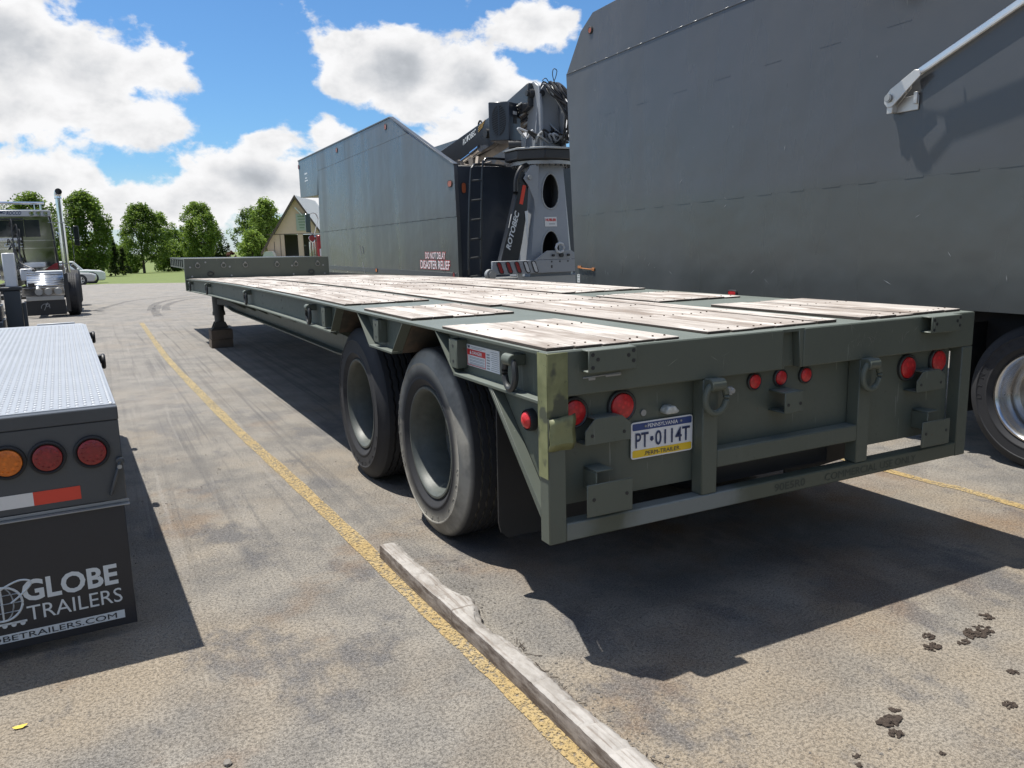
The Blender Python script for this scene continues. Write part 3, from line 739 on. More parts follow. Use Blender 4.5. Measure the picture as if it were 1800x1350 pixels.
for k in range(46):
    cx_, cz_ = (1.68+rs_.gauss(0, .07), 1.09+rs_.gauss(0, .03)) if k < 26 else (rs_.uniform(.4, 2.3), rs_.uniform(1.02, 1.16)); a = rs_.uniform(-.7, .7)+(1.4 if k % 3 else 0); l_ = rs_.uniform(.006, .035)
    d = Vector((math.cos(a), 0, math.sin(a))); n_ = Vector((-d.z, 0, d.x))*rs_.uniform(.0004, .0013); c = Vector((cx_, -.0006, cz_)); scr.quad(c-d*l_, c+n_, c+d*l_, c-n_)
o = part('paint_scratch', scr, 'zinc_ring', bevel=0, smooth=False); o['kind'] = 'stuff'
# number plate with its lamp
px0, px1, pz0, pz1 = .409, .717, .700, .850
def rrect(x0, x1, z0, z1, r): return arc(x0+r, z0+r, r, math.pi, 1.5*math.pi, 4)+arc(x1-r, z0+r, r, 1.5*math.pi, 2*math.pi, 4)+arc(x1-r, z1-r, r, 0, .5*math.pi, 4)+arc(x0+r, z1-r, r, .5*math.pi, math.pi, 4)
plate = part('number_plate', MB().prism(rrect(px0, px1, pz0, pz1, .012), 'y', .056, .060), 'white_paint', bevel=.0008)
MB().prism(rrect(px0+.006, px1-.006, .816, pz1-.006, .006), 'y', .0550, .0558).build('plate_band', 'plate_blue', plate)
MB().prism(rrect(px0+.006, px1-.006, pz0+.006, .736, .006), 'y', .0550, .0558).build('plate_band', 'plate_yellow', plate)
text_obj('plate_lettering', 'PENNSYLVANIA', 'white_print', plate, (.488, .0545, .8235), (1, 0, 0), (0, 0, 1), .150, .0155, bold=.01)
text_obj('plate_lettering', 'PT', 'navy_print', plate, (.428, .0545, .745), (1, 0, 0), (0, 0, 1), .064, .061, bold=.012)
text_obj('plate_lettering', '0114T', 'navy_print', plate, (.525, .0545, .745), (1, 0, 0), (0, 0, 1), .176, .061, bold=.012)
MB().prism([(.503, .785), (.515, .785), (.518, .772), (.509, .764), (.500, .772)], 'y', .0540, .0549).build('plate_keystone', 'navy_print', plate)
text_obj('plate_lettering', '.PERM-TRAILER.', 'navy_print', plate, (.471, .0545, .711), (1, 0, 0), (0, 0, 1), .182, .0165)
MB().cyl((.478, .0530, .8305), (.478, .056, .8305), .005, n=10).cyl((.656, .0530, .8305), (.656, .056, .8305), .005, n=10).build('plate_screw', 'galvanised', plate)
part('plate_lamp', MB().prism([(.553, .884), (.568, .904), (.600, .904), (.623, .880), (.608, .872), (.558, .872)], 'y', .02, .0675), 'clear_lens', bevel=.006, seg=2)
part('button_reflector', MB().cyl((.474, .062, .883), (.474, .0675, .883), .013, n=20), 'galvanised', bevel=0)
# stencilled marks on the bumper bar
text_obj('stencil_lettering', '90E5R0', 'stencil_ink', tr, (1.13, .001, .462), (1, 0, 0), (0, 0, 1), .185, .036, bold=.02)
text_obj('stencil_lettering', 'COMMERCIAL USE ONLY', 'stencil_ink', tr, (1.44, .001, .462), (1, 0, 0), (0, 0, 1), .62, .034)
# warning sticker on the side
st = part('danger_sticker', MB().box(.0535, .0575, .49, .815, 1.02, 1.116), 'white_paint', bevel=0)
MB().box(.0525, .0534, .625, .808, 1.070, 1.096).build('sticker_band', 'red_print', st); MB().box(.0525, .0534, .625, .808, 1.024, 1.027).box(.0525, .0534, .808, .811, 1.024, 1.096).box(.0525, .0534, .622, .625, 1.024, 1.096).build('sticker_border', 'red_print', st)
text_obj('sticker_lettering', 'DANGER', 'white_print', st, (.0525, .755, 1.0755), (0, -1, 0), (0, 0, 1), .10, .015, bold=.02, lift=.0008)
MB().prism([(.782, 1.0755), (.764, 1.0755), (.773, 1.0915)], 'x', .0515, .0524).build('warning_triangle', 'white_print', st)
text_obj('sticker_lettering', 'W', 'navy_print', st, (.0534, .808, 1.0985), (0, -1, 0), (0, 0, 1), .028, .014, bold=.06, lift=.0008)
ln = MB()
for z in (1.062, 1.057, 1.049, 1.044, 1.036, 1.031): ln.box(.0525, .0534, .635, .785, z-.001, z+.001)
for z in np.arange(1.028, 1.105, .0085): ln.box(.0525, .0534, .497, .56 if int(z*1000) % 2 else .57, z-.001, z+.001)
for z in np.arange(1.03, 1.09, .012): ln.box(.0525, .0534, .582, .610, z-.003, z+.003)
ln.box(.0525, .0534, .66, .76, 1.101, 1.103).box(.0525, .0534, .62, .77, 1.107, 1.109); ln.build('sticker_print', 'grey_print', st)
# mud flap behind the rear wheel
part('mud_flap', MB().prism([(.09, .955), (.62, .955), (.62, .31), (.60, .27), (.55, .255), (.13, .255), (.095, .285), (.085, .33)], 'y', .60, .610), 'black_rubber', bevel=0)
part('mud_flap', MB().prism([(W-.62, .955), (W-.09, .955), (W-.09, .31), (W-.62, .27)], 'y', .60, .610), 'black_rubber', bevel=0)
# wheels, dual on both axles
let1 = tyre_letters('GOODYEAR', .415, .042, math.radians(-98), math.radians(13), 'dusty_tyre'); let2 = tyre_letters('UNISTEEL', .425, .04, math.radians(118), math.radians(8), 'dusty_tyre')
lb = MB(); lb.v = [tuple(v.co) for v in let1.vertices]+[tuple(v.co) for v in let2.vertices]; k0 = len(let1.vertices)
lb.f = [tuple(p.vertices) for p in let1.polygons]+[tuple(i+k0 for i in p.vertices) for p in let2.polygons]
LETT_D = lb.mesh('dusty_tyre'); LETT = lb.mesh('tyre_rubber')
for i, y in enumerate((1.4696, 2.7317)):
    wheel(tr, .1129, y, .509, ty=TYD if i == 0 else TY, letters=LETT_D if i == 0 else LETT, rot=.0 if i == 0 else .25)
    wheel(tr, .46, y, .509); wheel(tr, W-.46, y, .509, True); wheel(tr, W-.1129, y, .509, True)
# planks
planks = [(.012, .625, .025, 1.0, 5), (.03, .64, 1.455, 2.28, 5), (.80, 1.555, .065, 1.95, 6), (1.69, 2.41, .05, 1.07, 6), (1.65, 2.31, 1.49, 2.20, 5)]
for k in range(3):
    y0, y1 = [(2.72, 5.9), (5.906, 9.0), (9.006, 12.16)][k]
    planks += [(.035, .64, y0, y1, 5), (1.63, 2.40, y0-.1 if k == 0 else y0, y1, 6)]
    y0, y1 = [(1.956, 5.2), (5.206, 8.6), (8.606, 12.16)][k]
    planks += [(.725, 1.60, y0, y1, 7)]
for (x0, x1, y0, y1, n) in planks:
    w = (x1-x0)/n
    for i in range(n):
        a = y0+random.uniform(0, .012); e = y1-random.uniform(-.008, .008); dz = random.uniform(-.0025, .0035)
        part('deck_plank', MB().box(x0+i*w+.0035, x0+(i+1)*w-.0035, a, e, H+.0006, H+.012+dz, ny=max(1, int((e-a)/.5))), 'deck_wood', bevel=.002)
nails = MB()
for (x0, x1, y0, y1, n) in planks:
    w = (x1-x0)/n
    for i in range(n):
        for yy in np.arange(y0+.06, min(y1, 7.0), .62):
            for s in (.28, .72):
                x = x0+(i+s)*w+random.uniform(-.008, .008); y = yy+random.uniform(-.02, .02)
                nails.cyl((x, y, H+.008), (x, y, H+.0155), .0042, n=7)
o = part('plank_nail', nails, 'nail_rust', bevel=0); o['kind'] = 'stuff'
# headboard, rings and bolts, gooseneck in front
hb = part('headboard', MB().box(-.012, W+.005, L, L+.06, .975, H+.352), bevel=.008)
def hbx(px): return px
for x in (.20, .62, .98, 1.52, 1.85, 2.24):
    MB().ring((x, L-.012, H+.225), .036, .008, 'y', 16, 6).cyl((x, L-.02, H+.268), (x, L, H+.268), .018, n=10).build('headboard_ring', 'zinc_ring', hb, warp=warp)
for x, z in ((.08, .20), (.72, .20), (1.78, .20), (2.34, .20), (.10, .045), (.74, .05), (1.80, .05), (2.36, .05), (.33, .28)):
    MB().cyl((x, L-.012, H+z), (x, L, H+z), .016, n=8).build('headboard_bolt', 'galvanised', hb, warp=warp)
for x in (.40, 2.12): MB().ring((x, L-.012, H+.085), .045, .010, 'y', 16, 6, sz=.75).build('headboard_ring', 'dark_steel', hb, warp=warp)
gn = MB().box(.0, .05, L+.065, 14.9, H+.325, H+.350).box(.0, .05, L+.065, 14.9, H+.175, H+.195)
for y in np.arange(L+.2, 14.9, .34): gn.box(.005, .045, y, y+.14, H+.1955, H+.3245)
part('gooseneck_side', gn, bevel=0)
part('gooseneck_deck', MB().box(.06, W-.06, L+.065, 14.9, H+.30, H+.345).box(.5, .7, L+.065, 15.2, H+.0, H+.299).box(1.7, 1.9, L+.065, 15.2, H+.0, H+.299).box(W-.05, W, L+.065, 14.9, H+.175, H+.35), 'dark_steel', bevel=0)
# landing gear on its wooden block
for x in (.335, W-.335):
    lg = part('landing_leg', MB().cyl((x, 11.1, .62), (x, 11.1, 1.14), .088, n=20).cyl((x, 11.1, .60), (x, 11.1, .66), .098, n=20).cyl((x, 11.1, .41), (x, 11.1, .62), .074, n=20).prism([(x-.12, .399), (x+.12, .399), (x+.075, .50), (x-.075, .50)], 'y', 11.00, 11.02).prism([(x-.12, .399), (x+.12, .399), (x+.075, .50), (x-.075, .50)], 'y', 11.18, 11.20), 'dark_steel', bevel=0)
    MB().box(x-.15, x+.15, 10.95, 11.25, .379 if x < 1 else .406, .394 if x < 1 else .42).build('foot_pad', 'dark_steel', lg, warp=warp)
part('landing_brace', MB().bar((.335, 11.0, .82), (.70, 10.2, .78), .07, .09).bar((.335, 10.95, .98), (.6, 10.5, .75), .03, .03).box(.42, 2.0, 11.07, 11.13, .80, .90), 'dark_steel')
part('crank_grip', MB().cyl((.40, 10.80, .93), (.40, 10.74, .86), .022, n=12), 'orange_rust', bevel=0)
for x, lb_ in ((.335, 'brown wooden cribbing block under the near landing leg of the flatbed trailer'), (W-.335, 'brown wooden cribbing block under the far landing leg of the flatbed trailer')):
    b = MB(); b.box(x-.17, x+.16, 10.94, 11.26, .0, .134).box(x-.16, x+.165, 10.93, 11.27, .136, .283)
    tag(b.build('cribbing_block', 'cribbing', None, bevel=.006), lb_, 'block', 'cribbing blocks under the landing gear')
# ------------------------------------------------------------------ big grey trailer body on the right
big = thing('debris_trailer', 'huge dark grey debris trailer body at right with aluminium tarp arm on its wall', 'trailer', (5.1, 0, 0))
XW, XE = 3.82, 6.36
def wallpoly(pts, x0, x1, name, mt='body_paint', parent=big, bevel=.004, **k): return MB().prism(pts, 'x', x0, x1).build(name, mt, parent, bevel=bevel, **k)
def ly(y, z6, s): return z6+(6.05-y)*s
seamz = lambda y: ly(y, 3.488, .0225); weldz = lambda y: ly(y, 1.84, .022)
for nm, x0, x1 in (('near', XW, XW+.05), ('far', XE-.05, XE)):
    wallpoly([(5.93, 1.03), (-7.5, 1.03), (-7.5, weldz(-7.5)), (5.99, weldz(5.99))], x0, x1, 'wall_panel', bevel=0)
    wallpoly([(5.992, weldz(5.99)+.0005), (-7.5, weldz(-7.5)+.0005), (-7.5, seamz(-7.5)), (6.10, seamz(6.1))], x0, x1, 'wall_panel', bevel=0)
    wallpoly([(6.10, seamz(6.1)+.004), (-7.5, seamz(-7.5)+.004), (-7.5, 4.45), (5.53, 4.045), (5.78, 3.90)], x0+.003, x1, 'upper_wall_panel', bevel=.003)
MB().box(XW+.051, XE-.051, 5.90, 5.95, 1.03, 3.6).build('front_wall', 'body_paint', big); MB().box(XW+.051, XE-.051, -7.5, -7.45, 1.03, 4.3).build('rear_wall', 'body_paint', big)
MB().box(XW+.051, XE-.051, -7.44, 5.89, 1.03, 1.09).build('floor_plate', 'black_steel', big)
sm = MB()
for k in range(64):                                         # the lip of the upper sheet
    y0 = 6.09-.212*k; sm.bar((XW-.001, y0, seamz(y0)+.002), (XW-.001, y0-.212, seamz(y0-.212)+.002), .012, .010)
sm.build('seam_lip', 'body_paint', big, bevel=.002)
wl = MB()
for k in range(34):
    y0 = 5.85-.36*k-random.uniform(0, .06); y1 = y0-.15-random.uniform(0, .06); wl.bar((XW+.0005, y0, weldz(y0)+.001), (XW+.0005, y1, weldz(y1)+.001), .005, .011)
for k in range(7):
    y0 = 5.3-.6*k; wl.bar((XW+.0010, y0, 2.92+.015*k), (XW+.0010, y0-.2, 2.924+.015*k), .005, .007)
wl.build('stitch_weld', 'body_paint', big)['kind'] = 'stuff'
sc_ = MB()
for k in range(38):                                         # scrapes through the paint
    y = random.uniform(-1, 5.7); z = random.choice([random.uniform(1.1, 1.5), random.uniform(1.2, 3.3)]); a = random.uniform(-1.2, 1.2)+1.57; l_ = random.uniform(.008, .045)
    d = Vector((0, math.cos(a), math.sin(a))); c = Vector((XW-.0028, y, z)); n_ = Vector((0, -d.z, d.y))*random.uniform(.0008, .003)
    sc_.quad(c-d*l_, c+n_, c+d*l_, c-n_)
o = sc_.build('paint_scrape', 'grey_print', big, smooth=False); o['kind'] = 'stuff'
def marker(c, n_axis, parent, lens='marker_lens', r=.045, oval=1.0, vert=True):
    """small oval clearance lamp: rubber ring and lens; n_axis 'x' faces -x, 'y' faces -y"""
    c = Vector(c); b = MB(); l_ = MB(); pts = []; 
    for t in lin(0, 2*math.pi, 25)[:-1]:
        u, w = r*math.cos(t), r*math.sin(t)
        if oval > 1:
            if vert: w += math.copysign(r*(oval-1), w) if abs(w) > 1e-6 else 0
            else: u += math.copysign(r*(oval-1), u) if abs(u) > 1e-6 else 0
        pts.append((u, w))
    def mp(u, w, d): return (c.x-d, c.y+u, c.z+w) if n_axis == 'x' else (c.x+u, c.y-d, c.z+w)
    ring = [Vector(mp(u, w, .004)) for u, w in pts]; b.tube(ring, .010, 6, closed=True)
    o = b.build('clearance_lamp', 'black_rubber', parent)
    i = len(l_.v); n = len(pts); l_.v += [mp(u, w, -.002) for u, w in pts]+[mp(u*.9, w*.93, .012) for u, w in pts]; l_.f.append(tuple(range(n, 2*n)))
    for k in range(n): l_.f.append((k, (k+1) % n, n+(k+1) % n, n+k))
    l_.build('lens', lens, o); return o
marker((XW+.001, 5.57, 3.866), 'x', big, r=.032); marker((XW-.004, 3.20, 1.045), 'x', big, 'red_lens', r=.022, oval=2.4, vert=False)
MB().tube(spline([(XW-.008, 5.86, 1.24), (XW-.012, 5.8, 1.225), (XW-.01, 5.6, 1.215), (XW-.01, 5.52, 1.22)], 6), .007, 6).obox((XW-.008, 5.83, 1.235), (.014, .07, .03)).obox((XW-.008, 5.53, 1.215), (.014, .05, .035)).build('rope_hook', 'orange_rust', big, bevel=.003)
stk = MB().box(XW-.004, XW-.002, 5.83, 5.89, 1.05, 1.15).build('inspection_sticker', 'white_tape', big)
MB().box(XW-.005, XW-.0041, 5.835, 5.885, 1.105, 1.112).box(XW-.005, XW-.0041, 5.84, 5.88, 1.135, 1.142).box(XW-.005, XW-.0041, 5.84, 5.88, 1.075, 1.081).build('sticker_print', 'sign_green', stk)
# tarp arm with its pivot bracket
arm0, arm1 = Vector((XW-.085, 1.50, 2.60)), Vector((XW-.085, -1.9, 4.05))
arm = MB().bar(Vector((XW-.024, 1.42, 2.635)), arm1+Vector((.063, 0, 0)), .022, .055).build('tarp_arm', 'aluminium', big, bevel=.008, seg=3)
dA = (arm1-arm0).normalized()
MB().bar(Vector((XW-.030, 1.44, 2.612)), arm1+Vector((.057, 0, -.022)), .014, .018).build('arm_rib', 'dull_aluminium', arm, bevel=.003)
bk = MB()
bk.prism([(1.60, 2.435), (1.63, 2.47), (1.63, 2.51), (1.585, 2.56), (1.40, 2.66), (1.365, 2.655), (1.35, 2.615), (1.40, 2.575), (1.56, 2.44)], 'x', XW-.075, XW-.065)
bk.prism([(1.60, 2.435), (1.63, 2.47), (1.63, 2.51), (1.585, 2.56), (1.45, 2.61), (1.45, 2.55), (1.56, 2.44)], 'x', XW-.028, XW-.020)
bk.box(XW-.0645, XW-.0285, 1.47, 1.49, 2.52, 2.59)
bp = bk.build('pivot_bracket', 'dull_aluminium', big, bevel=.003)
MB().cyl((XW-.095, 1.59, 2.50), (XW-.003, 1.59, 2.50), .020, n=14).cyl((XW-.09, 1.59, 2.50), (XW-.078, 1.59, 2.50), .028, n=14).build('pivot_bolt', 'galvanised', bp)
MB().box(XW-.012, XW-.003, 1.40, 1.61, 2.40, 2.50).box(XW-.06, XW-.0125, 1.565, 1.60, 2.40, 2.47).box(XW-.068, XW-.061, 1.565, 1.61, 2.395, 2.445).box(XW-.03, XW-.0125, 1.40, 1.43, 2.44, 2.52).build('wall_mount', 'dull_aluminium', big, bevel=.003)
# chassis and wheels of the big trailer
MB().box(4.25, 4.40, -7.3, 5.7, .72, 1.029).box(5.8, 5.95, -7.3, 5.7, .72, 1.029).build('chassis_rail', 'black_steel', big)
cmb = MB()
for y in np.arange(-6.8, 5.6, .9): cmb.box(3.9, 6.3, y, y+.07, .93, 1.0295)
cmb.build('cross_member', 'black_steel', big)
MB().box(3.95, 4.24, 1.55, 2.9, .35, .92).build('tool_box', 'black_steel', big, bevel=.01)
RIMA = rim_mesh(.31, .34, 'brushed_steel', .15); TYB = tyre_mesh(.485, .31, .36, 'tyre_rubber'); LETB = tyre_letters('DYNACARGO', .40, .042, math.radians(96), math.radians(10.5), 'tyre_rubber')
for y in (.475, -.85, -2.2):
    wheel(big, 3.93, y, .485, ty=TYB, rim=RIMA, letters=LETB); wheel(big, 6.25, y, .485, True, ty=TYB, rim=RIMA)
    MB().cyl((4.2, y, .485), (6.0, y, .485), .08, n=14).build('axle', 'black_steel', big)
MB().box(3.95, 4.5, 1.06, 1.075, .28, .92).build('mud_flap', 'black_rubber', big)
MB().box(4.3, 4.5, 5.2, 5.4, .0, .8).box(5.7, 5.9, 5.2, 5.4, .0, .8).build('landing_leg', 'black_steel', big)
# unseen frame added above the big trailer, shaped to throw the shadow on its wall
caster = thing('shadow_frame', 'added flat steel frame out of view above the debris trailer, shaped to cast the shadow on its wall', 'shadow frame', (5.1, -6.4, 4.2))
MB().bar((5.1, -6.4, 1.09), (4.9, -6.4, 5.3), .10, .10).build('column', 'black_paint', caster)
hh = 1.2; off_ = Vector((-.225*hh, .30*hh, hh))
def sh(y, z): return Vector((XW, y, z))+off_
MB().bar(sh(1.19, 2.255), sh(-1.2, 2.80), .006, .20).bar(sh(-1.2, 2.80), (4.9, -6.4, 5.2), .05, .10).build('boom', 'black_paint', caster)  # thin added plate, cut to give the long band of the wall shadow
MB().bar(sh(1.56, 2.45), sh(1.335, 2.02), .115, .005, (1, 0, 0)).cyl(sh(1.325, 2.02)-Vector((.003, 0, 0)), sh(1.325, 2.02)+Vector((.003, 0, 0)), .052, n=14).bar(sh(1.29, 2.05), sh(1.15, 2.20), .075, .005, (1, 0, 0)).bar(sh(1.47, 2.40), sh(1.16, 2.33), .022, .005, (1, 0, 0)).bar(sh(1.06, 2.36), sh(1.07, 2.47), .012, .005, (1, 0, 0)).build('stick', 'black_paint', caster)  # added plates outlining the leg of the wall shadow

# ------------------------------------------------------------------ grey truck with crane, next in the row
mid = thing('debris_truck', 'dark grey debris truck body with peaked side reading DISASTER RELIEF', 'truck', (5.25, 14, 0))
XM, XN = 4.0, 6.5
def mp_(pts, name, dx=0.0, mt='body_paint', x0=XM, x1=XM+.06): return MB().prism(pts, 'x', x0+dx, x1).build(name, mt, mid, bevel=.003)
mp_([(18.80, .88), (9.875, .965), (9.885, 1.98), (18.80, 1.90)], 'lower_side_panel')
mp_([(18.80, 1.903), (9.885, 1.983), (9.925, 2.80), (10.35, 2.955), (12.02, 3.555), (18.62, 3.44)], 'side_panel', -.002)
mp_([(12.03, 3.559), (12.93, 3.955), (16.1, 3.925), (16.1, 3.487)], 'upper_side_panel', .002)
mp_([(16.11, 3.4875), (16.11, 3.925), (18.66, 3.895), (18.62, 3.444)], 'upper_side_panel', .002)
mp_([(18.81, 2.85), (18.63, 3.44), (18.67, 3.895), (20.70, 3.87), (20.70, 2.89)], 'front_overhang_panel', .004)
MB().prism([(18.8, .88), (9.93, .965), (9.97, 2.78), (12.93, 3.94), (20.7, 3.86), (20.7, 2.89), (18.8, 2.85)], 'x', XN-.05, XN).build('side_panel', 'body_paint', mid)
MB().box(XM+.061, XN-.051, 9.93, 9.97, .97, 2.795).build('tail_wall', 'navy_paint', mid, bevel=.004)
MB().box(XM+.061, XN-.051, 18.76, 18.8, .9, 2.85).box(XM+.061, XN-.051, 20.65, 20.69, 2.89, 3.86).box(XM+.061, XN-.051, 18.81, 20.64, 2.89, 2.93).build('front_wall', 'body_paint', mid)
MB().box(XM+.061, XN-.051, 9.98, 18.75, .90, .96).build('floor_plate', 'black_steel', mid)
tb = MB(); rim_pts = [(9.92, 2.80), (10.35, 2.955), (12.93, 3.955), (20.7, 3.872)]
for a, b in zip(rim_pts[:-1], rim_pts[1:]): tb.bar((XM+.03, a[0], a[1]+.012), (XM+.03, b[0], b[1]+.012), .085, .03)
tb.build('top_rail', 'charcoal_paint', mid, bevel=.004)
MB().box(XM-.006, XM-.0005, 9.95, 18.8, .965, 1.06).build('bottom_rail', 'charcoal_paint', mid, bevel=.002)
ch = MB()
for k in range(160):
    x = random.uniform(4.15, 6.3); y = random.uniform(10.1, 12.5); h_ = 2.60+.12*random.random()+.12*math.sin(y*2)
    d = Vector((random.uniform(-1, 1), random.uniform(-1, 1), random.uniform(-.3, .5))); ch.obox((x, y, h_), (random.uniform(.1, .4), random.uniform(.05, .18), random.uniform(.04, .12)), d, (0, .3, 1))
ch.box(4.07, 6.44, 10.0, 18.7, .97, 2.56); o = ch.build('debris_load', 'wood_chips', mid); o['kind'] = 'stuff'
wd = MB()
for k in range(22):
    y0 = 18.5-.4*k; wd.bar((XM-.0005, y0, 1.905+(18.8-y0)*.00897), (XM-.004, y0-.17, 1.905+(18.63-y0)*.00897), .006, .009)
wd.build('stitch_weld', 'charcoal_paint', mid)['kind'] = 'stuff'
for y, z, l_ in ((20.66, 3.72, 'dark_red_lens'), (16.75, 3.76, 'marker_lens'), (13.2, 3.825, 'marker_lens')): marker((XM+.003, y, z), 'x', mid, l_, r=.055)
marker((XM-.003, 10.10, 2.52), 'x', mid, r=.05, oval=1.7, vert=False); marker((XM+.16, 9.929, 2.44), 'y', mid, r=.04, oval=2.2); marker((XM-.007, 14.2, 1.02), 'x', mid, 'amber_lens', r=.04, oval=1.3, vert=False); marker((XM-.003, 10.06, 1.01), 'x', mid, 'dark_red_lens', r=.04, oval=1.5)
for nm, mt, bold, lf in (('slogan_outline', 'red_print', .045, .0015), ('slogan_lettering', 'white_print', .014, .003)):
    e = .02 if mt == 'red_print' else 0
    text_obj(nm, 'DO NOT DELAY', mt, mid, (XM-.002, 11.34+e, 1.285-e*.5), (0, -1, 0), (0, 0, 1), .92+2*e, .115+e, bold=bold, lift=lf, spacing=1.0)
    text_obj(nm, 'DISASTER RELIEF', mt, mid, (XM-.002, 11.60+e, 1.105-e*.5), (0, -1, 0), (0, 0, 1), 1.36+2*e, .150+e, bold=bold, lift=lf, spacing=1.0)
MB().box(XM+.0005, XM+.003, 19.75, 20.05, 3.46, 3.50).box(XM+.0005, XM+.003, 19.8, 20.0, 3.35, 3.38).box(XM+.0005, XM+.003, 19.72, 20.08, 3.28, 3.31).build('maker_print', 'light_print', mid)
for (y, z, dy, dz) in ((15.35, 1.55, .10, .22), (15.12, 1.52, .05, .16), (15.2, 1.17, .16, .26)):
    MB().bar((XM-.003, y, z), (XM-.003, y-dy, z-dz), .012, .004).build('paint_scrape', 'grey_print', mid)
# chassis, tail bumper with lamps
MB().box(4.55, 4.7, 8.8, 24, .60, .899).box(5.8, 5.95, 8.8, 24, .60, .899).build('chassis_rail', 'black_steel', mid)
for y in (10.6, 11.95, 21.5):
    wheel(mid, 4.05, y, .509); wheel(mid, 6.45, y, .509, True); MB().cyl((4.3, y, .509), (6.2, y, .509), .08).build('axle', 'black_steel', mid)
bu = MB().prism([(4.045, 1.055), (6.44, 1.055), (6.44, 1.255), (4.045, 1.262)], 'y', 8.70, 8.74).build('tail_bumper', 'crane_grey', mid, bevel=.006)
MB().prism([(4.80, 1.263), (5.7, 1.263), (5.46, 1.40), (5.03, 1.40)], 'y', 8.702, 8.735).build('hitch_plate', 'crane_grey', mid, bevel=.004)
MB().ring((5.25, 8.69, 1.44), .075, .022, 'y', 8, 6).build('hitch_eye', 'light_grey_paint', mid)
for x, r in ((5.27, .035), (5.12, .02), (5.40, .02)): MB().cyl((x, 8.66, 1.325), (x, 8.70, 1.325), r, n=10).build('air_coupling', 'black_steel', mid)
hl = MB()
for x, z in ((5.1, 1.225), (5.25, 1.228), (5.40, 1.228), (5.1, 1.14), (5.1, 1.16)): hl.cyl((x, 8.697, z), (x, 8.705, z), .014, n=8)
hl.build('bolt_hole', 'black_steel', mid)
for i, x in enumerate((4.18, 4.335, 4.49, 4.645, 4.79)):
    pts = []
    for t in lin(0, 2*math.pi, 25)[:-1]:
        u, w = .034*math.cos(t), .034*math.sin(t)+(.055 if math.sin(t) > 0 else -.055); pts.append((x+u-.35*w, 1.158+w))
    b = MB().tube([Vector((a, 8.695, c)) for a, c in pts], .009, 6, closed=True).build('oval_lamp', 'black_rubber', mid)
    MB().prism(pts, 'y', 8.690, 8.699).build('lens', 'dark_red_lens' if i < 3 else 'light_grey_paint', b)
MB().cyl((4.02, 8.68, 1.06), (4.02, 8.76, 1.06), .085, n=18).cyl((4.02, 8.66, 1.06), (4.02, 8.70, 1.06), .05, n=12).box(3.95, 4.10, 8.69, 8.75, .93, 1.0).build('outrigger_end', 'galvanised', mid)
MB().box(4.1, 6.4, 8.78, 9.9, .93, .99).box(4.5, 4.58, 8.72, 8.76, .80, 1.054).box(4.1, 6.4, 8.745, 8.775, .86, 1.0).build('tail_deck', 'galvanised', mid)
# ladder
ld = MB(); R0 = spline([(4.06, 9.62, .96), (4.10, 9.62, 1.9), (4.155, 9.62, 2.62), (4.19, 9.62, 2.74), (4.32, 9.68, 2.80), (4.9, 9.85, 2.80)], 6); R1 = spline([(4.27, 9.60, .96), (4.31, 9.60, 1.9), (4.36, 9.60, 2.74), (4.40, 9.60, 2.85), (4.5, 9.62, 2.89), (5.0, 9.7, 2.88)], 6)
lad = ld.tube(R0, .020, 8).tube(R1, .020, 8).build('ladder', 'black_paint', mid)
for z in (1.0, 1.30, 1.60, 1.91, 2.22, 2.53):
    k = (z-.96)/1.8*.1; MB().cyl((4.06+k, 9.62, z), (4.27+k, 9.60, z+.02), .015, n=8).build('rung', 'dark_steel', lad)

# ------------------------------------------------------------------ crane on the truck's tail
cr_ = thing('loader_crane', 'grey and black log loader crane standing on the tail of the debris truck', 'crane', (5.36, 9.25, 1.0))
cx, cy = 5.25, 9.25
lo = [(4.76, 8.80, 1.0), (5.52, 8.80, 1.0), (5.80, 9.2, 1.0), (5.52, 9.7, 1.0), (4.78, 9.7, 1.0), (4.68, 9.3, 1.0)]
hi = [(5.01, 8.95, 2.74), (5.48, 8.95, 2.74), (5.63, 9.2, 2.74), (5.48, 9.5, 2.74), (5.03, 9.5, 2.74), (4.97, 9.27, 2.74)]
co = MB(); co.v = lo+hi
for k in range(1, 6): co.f.append((k, (k+1) % 6, 6+(k+1) % 6, 6+k))
col = co.build('column', 'crane_grey', cr_, smooth=False)
so = col.modifiers.new('s', 'SOLIDIFY'); so.thickness = .012
# front facet with its two openings
def facet_with_holes():
    A, B, C, D = [Vector(q) for q in (lo[0], lo[1], hi[1], hi[0])]
    bm = bmesh.new(); loops = []
    def P2(u, v): b0 = A.lerp(B, u); t0 = D.lerp(C, u); return b0.lerp(t0, v)
    outer = [bm.verts.new(P2(u, v)) for u, v in ((0, 0), (1, 0), (1, 1), (0, 1))]; loops.append(outer)
    def hole(cv, hw, r0, r1, n=20):
        pts = []
        for t in lin(0, 2*math.pi, n+1)[:-1]:
            v = cv+(r0 if math.sin(t) < 0 else r1)*math.sin(t); w_ = hw
            pts.append(bm.verts.new(P2(.5+w_*math.cos(t), v)))
        return pts
    rims = []
    for cv, hw, r0, r1 in ((.755, .29, .15, .17), (.25, .24, .20, .16)):
        h_ = hole(cv, hw, r0, r1); loops.append(h_); rims.append([v.co.copy() for v in h_])
    es = []
    for lp in loops:
        for i in range(len(lp)): es.append(bm.edges.new((lp[i], lp[(i+1) % len(lp)])))
    bmesh.ops.triangle_fill(bm, edges=es, use_beauty=True)
    me = bpy.data.meshes.new('m'); bm.to_mesh(me); bm.free(); me.materials.append(MATS['crane_grey'])
    o = link('front_plate', me, cr_, smooth=False); s2 = o.modifiers.new('s', 'SOLIDIFY'); s2.thickness = .014
    for rr in rims: MB().tube(rr, .014, 6, closed=True).build('opening_rim', 'galvanised', o)
    return P2
P2 = facet_with_holes()
